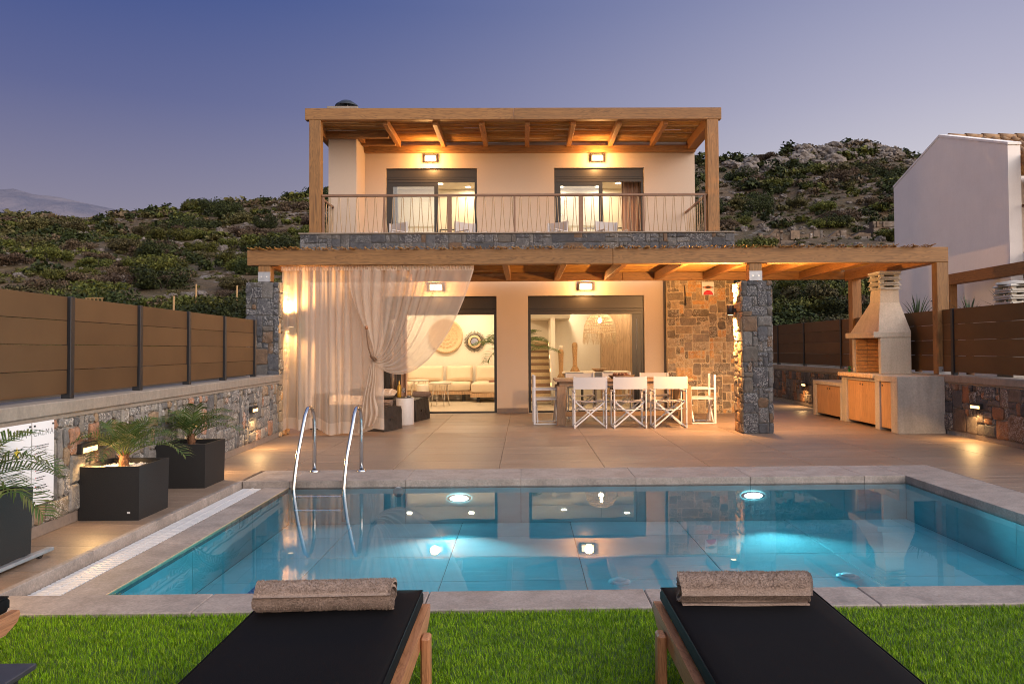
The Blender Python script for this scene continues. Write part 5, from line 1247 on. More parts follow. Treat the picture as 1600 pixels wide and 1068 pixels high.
# white table, bowl and two totems
t = thing('room_table', 'white table indoors behind the terrace chairs', 'table', (1.7, 17.9, 0))
MB().box((.88, 17.5, .765), (2.52, 18.35, .80), .004).build('table_top', M_cream, t)
for x in (.95, 2.40):
    for y in (17.57, 18.22): MB().box((x, y, 0), (x + .06, y + .06, .764)).build('leg', M_cream, t)
M_dbl = simple('blue_grey_fabric', (.16, .17, .21), .9)
for x, lab in ((1.15, 'blue grey indoor chair at the white table nearest the stairs'), (1.85, 'blue grey indoor chair at the white table below the pendant')):
    t = thing('room_chair', lab, 'chair', (x, 17.3, 0), 0, 'blue grey chairs at the indoor table')
    MB().box((x - .22, 17.22, .43), (x + .22, 17.62, .48), .015).build('seat', M_dbl, t); MB().box((x - .22, 17.19, .50), (x + .22, 17.23, .80), .015).build('backrest', M_dbl, t)
    for a in (-.2, .2):
        for b in (17.22, 17.58): MB().box((x + a - .015, b, 0), (x + a + .015, b + .03, .43)).build('leg', M_black, t)
t = thing('wooden_bowl', 'shallow wooden bowl on the white indoor table', 'bowl', (1.78, 17.7, .80)); MB().lathe([(0, 0), (.10, 0), (.19, .07), (.185, .075), (.10, .02), (0, .015)], (1.78, 17.7, .801), 24).build('bowl', W_panel_z, t)
M_wick = simple('wicker_totem', (.40, .24, .11), .8, var=.35, scale=40, bump=.6, dist=.01)
for x, y, z0, h, lab in ((1.205, 17.75, .801, .70, 'taller woven totem standing on the white indoor table'), (.86, 17.55, .62, .72, 'shorter woven totem with a pale knob beside the indoor table')):
    t = thing('woven_totem', lab, 'ornament', (x, y, z0)); MB().lathe([(.10, 0), (.085, .05), (.055, .13), (.05, .25), (.06, h * .7), (.068, h * .88), (.06, h * .96), (.03, h), (0, h)], (x, y, z0), 18).build('body', M_wick, t)
    m = MB()
    for k in range(14): a = k * .449; m.beam((x + .06 * math.cos(a), y + .06 * math.sin(a), z0 + .11), (x + .12 * math.cos(a), y + .12 * math.sin(a), z0), .014, .008)
    m.build('straw_skirt', M_wick, t)
    if z0 < .7: MB().lathe([(.03, h), (.05, h + .04), (.04, h + .09), (0, h + .10)], (x, y, z0), 14).build('knob', M_cream, t); MB().box((x - .16, y - .16, 0), (x + .16, y + .16, .619), .01).build('pedestal', M_cream, t)
# pendant
t = thing('pendant_lamp', 'woven dome pendant lamp with a long straw fringe', 'pendant lamp', (1.735, 17.0, 2.74)); px, py = 1.735, 17.0
M_rat = simple('rattan', (.50, .38, .25), .7, var=.3, scale=60)
m = MB(); prof = [(.03, 2.16), (.14, 2.145), (.24, 2.09), (.31, 1.99), (.355, 1.87), (.37, 1.72)]
for k in range(46):
    a = 2 * math.pi * k / 46; m.tube([(px + r_ * math.cos(a), py + r_ * math.sin(a), z) for r_, z in prof], .0075, 4, False)
m.build('ribs', M_rat, t)
m = MB()
for r_, z in ((.372, 1.72), (.365, 1.78), (.357, 1.86), (.34, 1.93), (.312, 1.99), (.28, 2.045), (.24, 2.09), (.19, 2.12)): m.tube([(px + r_ * math.cos(2 * math.pi * k / 32), py + r_ * math.sin(2 * math.pi * k / 32), z) for k in range(33)], .008, 4, False)
m.build('hoops', M_rat, t)
m = MB(); r2 = random.Random(3)
for k in range(150):
    a = r2.uniform(0, 6.283); l_ = r2.uniform(.12, .30); rr = .37 + r2.uniform(-.01, .01); m.tube([(px + rr * math.cos(a), py + rr * math.sin(a), 1.72), (px + rr * math.cos(a) + r2.uniform(-.03, .03), py + rr * math.sin(a) + r2.uniform(-.03, .03), 1.72 - l_)], .0035, 3, False)
tag(m.build('fringe', M_rat, t, fix=False), kind='stuff')
MB().lathe([(0, 2.06), (.03, 2.05), (.045, 2.0), (.03, 1.95), (0, 1.94)], (px, py, 0), 14).build('bulb', E_bulb, t); MB().tube([(px, py, 2.06), (px, py, 2.735)], .008, 6).build('cord', M_black, t)
lamp('pendant_glow', 'POINT', (px, py, 1.88), 14, (1, .68, .36), t, .06)
# oak cupboard with planks
t = thing('oak_cupboard', 'tall pale oak cupboard of vertical planks behind the pendant', 'cupboard', (2.55, 19.8, 0))
for k in range(6): MB().box((2.05 + k * .19, 19.55, .0), (2.05 + k * .19 + .186, 19.98, 2.42), .003).build('plank', W_panel_z, t)
def drape(x0, x1, y, z0, z1, lab, mat, nf=5):
    t = thing('indoor_curtain', lab, 'curtain', ((x0 + x1) / 2, y, z0))
    MB().grid(lambda u, v: (x0 + (x1 - x0) * u + .008 * math.sin(v * 5 + u * 30), y + .035 * math.sin(u * nf * 6.283) + .01 * math.sin(u * 57), z1 + (z0 - z1) * v), nf * 12, 6).build('cloth', mat, t, fix=False)
    MB().tube([(x0 - .03, y, z1 + .01), (x1 + .03, y, z1 + .01)], .012, 6).build('rod', M_black, t)
M_drape = simple('rose_linen', (.50, .33, .24), .9, var=.1, scale=80)
drape(2.42, 2.95, 15.98, .03, 2.66, 'rose linen curtain inside the right end of the dining doorway', M_drape, 6)
drape(-3.35, -2.55, 15.98, .03, 2.66, 'rose linen curtain inside the doorway behind the sheer curtain', M_drape, 8)
M_dr2 = simple('grey_linen', (.36, .31, .29), .9, var=.1, scale=80)
drape(-3.30, -3.02, 17.62, 3.40, 5.66, 'grey linen curtain inside the balcony door nearer the chimney', M_dr2, 6)
drape(2.35, 2.95, 17.62, 3.40, 5.66, 'rose linen curtain inside the balcony door nearer the neighbouring house', M_drape, 6)
drape(.62, .85, 17.62, 3.40, 5.66, 'narrow linen curtain inside the right balcony door by its dark sash', M_dr2, 3)
# upstairs furniture
t = thing('dresser', 'wooden dresser with slatted drawers upstairs at the back of the left bedroom', 'dresser', (-2.9, 19.7, 3.36)); MB().box((-3.3, 19.5, 3.363), (-2.5, 20.0, 4.45), .006).build('carcass', W_panel_z, t)
for k in range(5): MB().box((-3.27, 19.478, 3.42 + k * .2), (-2.53, 19.499, 3.60 + k * .2), .003).build('drawer', W_door_z, t)
t = thing('wall_mirror', 'framed wall mirror in the left bedroom upstairs', 'mirror', (-1.95, 20.0, 4.1)); MB().box((-2.3, 20.0, 3.42), (-1.6, 20.04, 4.62)).build('frame', M_frame, t); MB().box((-2.27, 19.992, 3.45), (-1.63, 19.999, 4.59)).build('mirror_glass', M_cream, t)
t = thing('desk', 'pale desk in the left bedroom upstairs', 'desk', (-1.2, 19.5, 3.36)); MB().box((-1.85, 19.1, 4.12), (-.5, 19.8, 4.17)).build('desk_top', M_cream, t); MB().box((-1.8, 19.3, 3.99), (-.55, 19.75, 4.119)).build('drawer', W_panel_z, t)
for x in (-1.82, -.58): MB().box((x, 19.15, 3.363), (x + .05, 19.75, 4.119)).build('leg', M_cream, t)
t = thing('bed', 'bed with a framed headboard in the right bedroom upstairs', 'bed', (2.0, 19.2, 3.36)); MB().box((1.5, 19.95, 3.363), (3.2, 20.04, 4.55), .01).build('headboard', M_cream, t); cushion(MB(), 2.35, 18.9, 3.65, 1.5, 2.0, .25, .06).build('mattress', M_sofa, t); MB().box((1.58, 17.95, 3.363), (3.12, 19.9, 3.649), .01).build('bed_base', W_panel_z, t)
m = MB(); m.tube([(1.55, 19.94, 3.9), (1.55, 19.94, 4.62), (3.1, 19.94, 4.62), (3.1, 19.94, 3.9)], .02, 8); m.build('rail_frame', M_shut, t)
t = thing('towel_rail', 'small wall bracket rail in the right bedroom upstairs', 'towel rail', (.9, 20.0, 4.9)); MB().tube([(.75, 20.04, 5.0), (.75, 19.95, 5.0), (1.05, 19.95, 5.0), (1.05, 20.04, 5.0)], .015, 8).build('bar', M_steel, t)

# ------------------------------------------------------------------ neighbouring house
nh = thing('neighbour_house', 'white gabled house beyond the fence behind the barbecue', 'house', (13, 17, 0))
MB().prism([(14.68, -.5), (19.28, -.5), (19.28, 5.55), (17.1, 6.27), (14.68, 5.42)], 9.8, 10.06, 0).build('gable_wall', M_plaster2, nh)
MB().prism([(14.66, 5.421), (17.1, 6.272), (19.30, 5.552), (19.30, 5.60), (17.1, 6.33), (14.66, 5.47)], 9.79, 10.07, 0).build('gable_coping', M_plaster2, nh)
panel(10.061, 18, -.5, 5.5, [(12.2, 14.4, 3.3, 5.4)], 16.7, 16.95).build('front_wall', M_plaster2, nh, fix=False)
MB().box((12.2, 16.80, 3.3), (14.4, 16.84, 5.4)).build('shuttered_door', M_shut, nh)
MB().box((10.07, 19.0, -.5), (18, 19.28, 5.5)).build('rear_wall', M_plaster2, nh); MB().box((17.8, 16.96, -.5), (18, 18.99, 5.5)).build('side_wall', M_plaster2, nh)
M_terr = NT('roof_tile_terracotta'); _v = M_terr.coord('Object', (1, 1, 1)); _f = M_terr.noise(_v, 9, 5); M_terr.bump(_f, .4, .01)
M_terr = M_terr.set(M_terr.ramp(_f, [(.3, (.20, .11, .055)), (.55, (.34, .20, .10)), (.75, (.40, .27, .14))]), .8)
rf = MB().add([(10.1, 16.4, 5.66), (18.2, 16.4, 5.66), (18.2, 17.25, 6.26), (10.1, 17.25, 6.26), (18.2, 19.3, 5.5), (10.1, 19.3, 5.5)], [(0, 1, 2, 3), (3, 2, 4, 5)]).build('roof', M_terr, nh)
def rtile(p, q, r_): 
    m = MB(); m.tube([p, q], [r_, r_ * .85], 8, True); return m
for i in range(34):
    x = 10.2 + i * .235
    for k in range(3):
        f0, f1 = k / 3, (k + 1.12) / 3; p = Vector((x, 16.35, 5.68)).lerp(Vector((x, 17.25, 6.30)), f0); q = Vector((x, 16.35, 5.68)).lerp(Vector((x, 17.25, 6.30)), min(1, f1)); rtile(p, q + Vector((0, 0, -.01)), .085).build('roof_tile', M_terr, rf)
for i in range(20): rtile((10.1 + i * .4, 17.25, 6.30), (10.1 + i * .4 + .43, 17.25, 6.29), .11).build('ridge_tile', M_terr, rf)
npg = thing('neighbour_pergola', 'timber pergola beams of the neighbouring house above the fence', 'pergola', (10, 14, 2.8))
MB().box((9.33, 11.0, 2.70), (9.52, 16.2, 2.93), .006).build('side_beam', W_beam_y, npg); MB().box((9.53, 15.0, 2.74), (16, 15.12, 2.90)).build('purlin', W_beam_x, npg); MB().box((9.33, 10.85, 2.70), (18, 10.995, 2.935)).build('beam', W_beam_x, npg)
for k in range(7): MB().box((10.2 + k, 11.0, 2.75), (10.3 + k, 14.99, 2.89)).build('rafter', W_beam_y, npg)
MB().box((9.345, 16.02, .4), (9.505, 16.18, 2.699)).build('post', W_beam_z, npg); MB().box((9.34, 10.86, .4), (9.51, 11.03, 2.699)).build('post', W_beam_z, npg)
MB().box((10.07, 13.2, 5.03), (10.22, 16.69, 5.22), .006).build('balcony_side_beam', W_beam_y, npg); MB().box((10.07, 13.05, 5.03), (17.5, 13.19, 5.27)).build('balcony_beam', W_beam_x, npg)
MB().grid(lambda u, v: (10.23 + u * 7, 13.2 + v * 3.4, 5.235 + .004 * math.sin(v * 200)), 4, 160).build('reed_mat', M_reed, npg, fix=False)
for x in (10.09, 13.8, 17.3): MB().box((x, 13.06, 3.3), (x + .2, 13.26, 5.029), .005).build('post', W_beam_z, npg)
nb = thing('neighbour_balcony', 'stone edged balcony with a wire railing on the neighbouring house', 'balcony', (13, 14, 3.2))
MB().box((10.061, 13.0, 2.95), (17.8, 16.69, 3.22)).build('slab', M_plaster2, nb); MB().box((10.30, 12.96, 2.94), (17.9, 12.995, 3.25)).build('stone_band', ST_slate, nb)
MB().box((10.10, 13.05, 4.16), (17.6, 13.10, 4.21)).build('top_rail', W_rail_x, nb); MB().box((10.10, 13.04, 3.221), (10.17, 13.11, 4.159)).build('rail_post', W_rail_x, nb); MB().box((10.10, 13.11, 4.16), (10.15, 16.6, 4.21)).build('side_rail', W_rail_x, nb)
MB().tube(hairpins((10.2, 13.08, 0), (1, 0, 0), 30, .22, 3.24, 4.15), .009, 5).build('hairpin_wire', W_wire, nb)
MB().tube(hairpins((10.125, 13.2, 0), (0, 1, 0), 15, .22, 3.24, 4.15), .009, 5).build('hairpin_wire', W_wire, nb)
nbq = thing('neighbour_chimney', 'grey slatted chimney cowl just beyond the right fence', 'chimney', (7.06, 10.5, 0))
MB().box((6.90, 10.32, 0), (7.24, 10.68, 1.95)).build('stack', M_conc_grey, nbq); z_ = cowl(nbq, 6.90, 7.24, 10.32, 10.68, 1.952); MB().lathe([(.29, z_), (.27, z_ + .03), (0, z_ + .07)], (7.07, 10.5, 0), 4).build('cowl_cap', M_cowl, nbq)
# spiky plants and a lantern on the far side of the fence
M_spk = leafm('spiky_leaf', (.03, .055, .025), (.05, .08, .035), (.08, .10, .05), .1)
def spiky(loc, lab, seed, n_, L):
    r = random.Random(seed); t = thing('yucca', lab, 'plant', loc)
    MB().tube([(0, 0, -1.6), (0, 0, .05)], .06, 8).build('stem', M_trunk, t, local=True)
    for k in range(n_):
        az = r.uniform(0, 6.28); up = r.uniform(.1, 1.45); l_ = L * r.uniform(.7, 1.1); d = Vector((math.cos(az) * math.cos(up), math.sin(az) * math.cos(up), math.sin(up))); s_ = Vector((-math.sin(az), math.cos(az), 0)) * .012
        MB().add([-s_, s_, d * l_ * .6 + s_ * .9, d * l_ * .6 - s_ * .9, d * l_ + Vector((0, 0, -.12 * l_))], [(0, 1, 2, 3), (3, 2, 4)]).build('leaf', M_spk, t, local=True, fix=False)
spiky((7.05, 13.1, 1.75), 'spiky dark plant just right of the barbecue hood', 1, 40, .62); spiky((7.25, 11.9, 1.75), 'spiky dark plant between the hood and the timber post', 2, 34, .52); spiky((7.35, 11.05, 1.75), 'spiky dark plant right of the timber post', 3, 40, .60)
lt = thing('garden_lantern', 'small dark lantern standing among the spiky plants', 'lantern', (7.15, 12.55, 1.6)); MB().box((7.13, 12.53, 0), (7.17, 12.57, 1.95)).build('pole', M_black, lt); MB().box((7.06, 12.46, 1.95), (7.24, 12.64, 2.12)).build('body', M_black, lt); MB().lathe([(.19, 2.121), (.02, 2.2), (0, 2.2)], (7.15, 12.55, 0), 4).build('roof', M_black, lt)

# ------------------------------------------------------------------ hillside
def interp(x, tab):
    if x <= tab[0][0]: return tab[0][1]
    for (a, b), (c, d) in zip(tab[:-1], tab[1:]):
        if x <= c: return b + (d - b) * (x - a) / (c - a)
    return tab[-1][1]
# ridge height angle (tan) by bearing X/Y, and its distance
RID = [(-3.0, .20), (-1.3, .17), (-.72, .181), (-.62, .178), (-.54, .181), (-.49, .186), (-.45, .192), (-.41, .198), (-.37, .203), (-.33, .209), (-.29, .217), (-.1, .238), (.1, .25), (.23, .258), (.29, .256), (.33, .260), (.36, .266), (.385, .272), (.42, .272), (.455, .276), (.487, .276), (.515, .272), (.54, .262), (.57, .245), (.65, .22), (.9, .20), (3.0, .18)]
RDI = [(-3.0, 170), (-.72, 150), (-.5, 120), (-.3, 112), (.1, 125), (.3, 140), (.48, 150), (.6, 150), (3.0, 160)]
def hill(x, y):
    r = math.hypot(x, y)
    if y < 3: return None
    u = max(-3, min(3, x / y)); rr = interp(u, RDI); zr = 1.35 + interp(u, RID) * rr / math.sqrt(1 + u * u)
    t = (r - 22) / (rr - 22)
    if t < 0: z = .2 + t * 1.0
    elif t < 1: z = .2 + (zr - .2) * (t ** (1.08 if u < 0 else 1.18))
    else: z = zr - (t - 1) * zr * .6
    k = max(0, min(1, t * 3)) * (1 if t < .9 else .55)
    z += k * (1.7 * mnoise.noise(Vector((x * .045, y * .045, 1.3))) + .75 * mnoise.noise(Vector((x * .14, y * .14, 7))) + .3 * mnoise.noise(Vector((x * .4, y * .4, 3))))
    return z
def terrain():
    A = np.linspace(-1.30, 1.15, 210); Rr = np.concatenate([np.linspace(19, 60, 70), np.linspace(61, 180, 90), np.linspace(185, 420, 24)])
    vs = []; fs = []
    for r in Rr:
        for a in A:
            x, y = r * math.sin(a), r * math.cos(a); z = hill(x, max(y, 3.01))
            if y < 20.5 and -4.6 < x < 6.9: z = -.6
            vs.append((x, y, z if z is not None else -1))
    na = len(A)
    for j in range(len(Rr) - 1):
        for i in range(na - 1): fs.append((j * na + i, j * na + i + 1, (j + 1) * na + i + 1, (j + 1) * na + i))
    m = MB(); m.add(vs, fs, True)
    n = NT('scrub_hillside'); v = n.coord('Object', (1, 1, 1), rand=False)
    a = n.noise(v, .12, 5, .6); b = n.noise(v, .9, 6, .65); c_ = n.noise(v, 5, 4, .7)
    col = n.ramp(b, [(.30, (.032, .025, .012)), (.45, (.085, .055, .026)), (.58, (.15, .092, .044)), (.72, (.21, .14, .078))])
    col = n.mix(.6, col, n.ramp(a, [(.35, (.035, .036, .012)), (.55, (.105, .068, .034)), (.7, (.15, .095, .052))]))
    rock = n.ramp(n.noise(v, .55, 8, .72), [(.56, (0, 0, 0)), (.64, (1, 1, 1))])
    col = n.mix(n.math('MULTIPLY', rock, n.ramp(c_, [(.35, (0, 0, 0)), (.6, (1, 1, 1))])), col, (.34, .31, .29))
    n.bump(n.math('ADD', b, n.math('MULTIPLY', c_, .6)), .9, .5); n.set(col, .95)
    o = m.build('hillside', n.m, None, fix=False); tag(o, kind='structure'); return o
terrain()
# far mountain
def mountain():
    prof = [(-3200, 330), (-2400, 380), (-1800, 420), (-1560, 440), (-1440, 452), (-1400, 455), (-1330, 448), (-1230, 425), (-1150, 408), (-1095, 392), (-930, 345), (-800, 300), (-500, 240), (0, 180), (800, 120)]
    m = MB()
    def f(u, v):
        x = -3200 + 4000 * u; h = interp(x, prof); d = v * 2 - 1
        n_ = mnoise.noise(Vector((x * .004, v * 6, 2))) * 40 * (1 - abs(d)) + mnoise.noise(Vector((x * .012, v * 14, 5))) * 16 * (1 - abs(d))
        return (x, 2100 + d * 1100, -5 + h * max(0, 1 - abs(d) ** 1.15) + n_ * (abs(d) > .06))
    m.grid(f, 160, 60)
    n = NT('bare_mountain'); v = n.coord('Object', (1, 1, 1), rand=False); a = n.noise(v, .006, 7, .65)
    n.set(n.ramp(a, [(.35, (.085, .09, .135)), (.55, (.14, .13, .165)), (.7, (.18, .165, .19))]), .95); n.bump(a, 1, 30)  # distance haze is put into the rock colour as blue
    tag(m.build('mountain', n.m, None, fix=False), kind='structure')
mountain()
# ------------------------------------------------------------------ shrubs and rocks
def shrub_mat(name, a, b, c):
    n = NT(name); ge = n.n('ShaderNodeNewGeometry'); oi = n.n('ShaderNodeObjectInfo')
    col = n.ramp(ge.outputs['Random Per Island'], [(0, a), (.5, b), (1, c)])
    br = n.n('ShaderNodeMapRange', {'Value': oi.outputs['Random'], 'To Min': .7, 'To Max': 1.3}); hu = n.n('ShaderNodeMapRange', {'Value': oi.outputs['Random'], 'To Min': .485, 'To Max': .512})
    hs = n.n('ShaderNodeHueSaturation', {'Color': col, 'Value': br.outputs[0], 'Hue': hu.outputs[0]}); n.set(hs.outputs[0], .7); n.b.inputs['Specular IOR Level'].default_value = .2; return n.m
MS = [shrub_mat('mastic_leaf', (.026, .032, .006), (.066, .073, .011), (.135, .135, .03)), shrub_mat('olive_scrub_leaf', (.030, .029, .010), (.068, .060, .020), (.125, .108, .042)), shrub_mat('dry_scrub_twig', (.036, .024, .015), (.074, .050, .030), (.13, .088, .054)), shrub_mat('dark_carob_leaf', (.009, .015, .004), (.024, .033, .008), (.055, .066, .017))]
M_twig = simple('shrub_wood', (.06, .045, .03), .9)
def shrub_geo(seed, nleaf, leaf, squat=.75, lobes=7):
    """unit shrub (radius about 1): leaf faces spread through several overlapping lobes"""
    r = random.Random(seed); L = [(Vector((0, 0, .35 * squat)), .72)]
    for k in range(lobes):
        a = r.uniform(0, 6.28); d = r.uniform(.35, .72); L.append((Vector((d * math.cos(a), d * math.sin(a), r.uniform(.15, .75) * squat)), r.uniform(.20, .40)))
    m = MB()
    for _ in range(nleaf):
        c, R_ = r.choice(L); v = Vector((r.gauss(0, 1), r.gauss(0, 1), r.gauss(0, 1))).normalized(); p = c + Vector((v.x, v.y, v.z * squat)) * R_ * (r.random() ** .33 * .95 + .08)
        if p.z < .0: p.z = abs(p.z) * .3
        n_ = (v + Vector((r.gauss(0, .6), r.gauss(0, .6), r.gauss(0, .6) + .3))).normalized(); t = n_.orthogonal().normalized(); t = Matrix.Rotation(r.uniform(0, 6.28), 3, n_) @ t; b = n_.cross(t); s = leaf * r.uniform(.6, 1.35)
        m.add([p - t * s, p + b * s * .55 , p + t * s, p - b * s * .55 + n_ * s * .2], [(0, 1, 2, 3)])
    return m
def hillpt(r):
    """random ground point on the part of the slopes that faces the terrace"""
    while True:
        u = r.choice([r.uniform(-.80, -.24), r.uniform(.18, .62), r.uniform(-.80, .62)]); rr = interp(u, RDI); d = math.sqrt(r.uniform(25 ** 2, (rr * 1.02) ** 2)); a = math.atan(u); x, y = d * math.sin(a), d * math.cos(a)
        if -.24 < u < .2 and r.random() < .9: continue
        return x, y, d, u
LAT = [(-.66, 'over the leftmost fence panel'), (-.58, 'over the second fence panel'), (-.51, 'over the third fence panel'), (-.45, 'over the fourth fence panel'), (-.36, 'near the dark end pillar'), (0, 'beside the left balcony post'), (.27, 'beside the right balcony post'), (.34, 'over the right pillar'), (.41, 'over the terrace wall'), (.48, 'over the ruined hut'), (9, 'beside the gabled house')]
def interp_name(u): return next(n for lim, n in LAT if u < lim)
def make_shrubs():
    r = random.Random(99); protos = []
    for k in range(4):
        for j in range(3):
            fol = shrub_geo(10 * k + j, 4200, .042, (.62, .7, .5, .85)[k], 13).mesh('foliage', MS[k]); protos.append(fol)
    tw = MB(); rr = random.Random(4)
    for k in range(7): a = k * .9; tw.tube([(0, 0, -.15), (.25 * math.cos(a), .25 * math.sin(a), .25), (.5 * math.cos(a), .5 * math.sin(a), .5)], [.03, .02, .01], 4)
    twm = tw.mesh('stems', M_twig)
    P = []
    for _ in range(1900):
        x, y, d, u = hillpt(r); k = r.choices([0, 1, 2, 3], [3, 3.2, 2.6, 2.4] if u < 0 else [2.2, 2.6, 2.6, 3.6])[0]; s = r.choice([.3, .4, .5, .65, .8, 1.0, 1.35]) * r.uniform(.8, 1.2) * (1.0 + d / 210)
        cl = mnoise.noise(Vector((x * .06, y * .06, 9)))
        if cl < -.18 and r.random() < .75: continue
        if u > .38 and d > 118 and r.random() < .35: continue
        P.append((s / d, x, y, d, u, k, s))
    for _ in range(3200):
        x, y, d, u = hillpt(r); P.append((0, x, y, d, u, r.choice([2, 2, 2, 1, 1, 0]), r.uniform(.12, .34) * (1 + d / 200)))
    # thick greenery just behind the fences
    for _ in range(46):
        u = r.uniform(-.80, -.36); d = r.uniform(27, 38); a = math.atan(u); P.append((.2, d * math.sin(a), d * math.cos(a), d, u, r.choice([0, 0, 0, 1, 3]), r.uniform(.9, 1.9)))
    for _ in range(30):
        u = r.uniform(.30, .56); d = r.uniform(29, 40); a = math.atan(u); P.append((.2, d * math.sin(a), d * math.cos(a), d, u, r.choice([3, 3, 0, 2, 1]), r.uniform(.7, 1.9)))
    P.sort(reverse=True)
    kinds = ['bright green shrub', 'dusty olive shrub', 'dry brown shrub', 'dark green shrub']
    nm = ['mastic_shrub', 'olive_shrub', 'dry_shrub', 'carob_shrub']; gp = ['mastic shrubs on the hillside', 'olive green shrubs on the hillside', 'dry shrubs on the hillside', 'carob shrubs on the hillside']
    rest = [[], [], [], []]; n_ = 0
    for (_, x, y, d, u, k, s) in P:
        z = hill(x, y) - .06 * s
        if n_ < 300 and not (-.24 < u < .16):
            lat = interp_name(u); zone = 'just above the fence line' if d < 36 else 'low on the slope' if d < 52 else 'on the middle slope' if d < 75 else 'on the upper slope' if d < 105 else 'along the ridge'
            big = 'small ' if s < .8 else 'large ' if s > 1.5 else ''
            t = thing(nm[k], '%s%s %s, %s' % (big, kinds[k], zone, lat), 'shrub', (x, y, z), r.uniform(0, 6.28), gp[k]); t.scale = (s * r.uniform(.9, 1.2), s * r.uniform(.9, 1.2), s * r.uniform(.8, 1.15))
            o = bpy.data.objects.new('foliage', protos[k * 3 + r.randrange(3)]); put(o, t); o = bpy.data.objects.new('stems', twm); put(o, t); n_ += 1
        else: rest[k].append((x, y, z, s))
    for k in range(4):
        geos = []
        for j in range(3):
            g = shrub_geo(200 + 10 * k + j, 190, .15, (.62, .7, .5, .85)[k], 10); geos.append((np.array(g.v), np.array(g.f)))
        V = []; Fc = []; n0 = 0
        for (x, y, z, s) in rest[k]:
            gv, gf = geos[r.randrange(3)]; a = r.uniform(0, 6.28); c_, s_ = math.cos(a), math.sin(a)
            q = np.stack([gv[:, 0] * c_ - gv[:, 1] * s_, gv[:, 0] * s_ + gv[:, 1] * c_, gv[:, 2]], 1) * s * np.array([1.1, 1.1, 1.0]) + np.array([x, y, z]); V.append(q); Fc.append(gf + n0); n0 += len(gv)
        if not V: continue
        V = np.concatenate(V); Fc = np.concatenate(Fc); me = bpy.data.meshes.new('scrub'); me.vertices.add(len(V)); me.vertices.foreach_set('co', V.ravel().astype(np.float32)); me.loops.add(Fc.size); me.loops.foreach_set('vertex_index', Fc.ravel().astype(np.int32))
        me.polygons.add(len(Fc)); me.polygons.foreach_set('loop_start', np.arange(0, Fc.size, 4, dtype=np.int32)); me.polygons.foreach_set('loop_total', np.full(len(Fc), 4, np.int32)); me.update(); me.materials.append(MS[k])
        o = bpy.data.objects.new('hillside_scrub', me); C.objects.link(o); tag(o, ('low green scrub covering the hillside', 'low olive scrub covering the hillside', 'low dry brown scrub covering the hillside', 'low dark scrub covering the hillside')[k], 'scrub', kind='stuff')
make_shrubs()
M_rock = NT('limestone'); _v = M_rock.coord('Object', (1, 1, 1)); _f = M_rock.noise(_v, 2.2, 7, .7); M_rock.bump(_f, .8, .2)
M_rock = M_rock.set(M_rock.ramp(_f, [(.25, (.045, .038, .034)), (.5, (.155, .130, .112)), (.72, (.28, .245, .215))]), .9)
def rock_geo(seed):
    import bmesh
    bm = bmesh.new(); bmesh.ops.create_icosphere(bm, subdivisions=3, radius=1)
    for v in bm.verts:
        n_ = mnoise.noise(v.co * 1.6 + Vector((seed * 7, 0, 0))) * .5 + mnoise.noise(v.co * 3.7 + Vector((seed * 3, 5, 0))) * .4; v.co *= 1 + n_; v.co.z *= .72
    me = bpy.data.meshes.new('boulder'); bm.to_mesh(me); bm.free(); me.materials.append(M_rock); return me
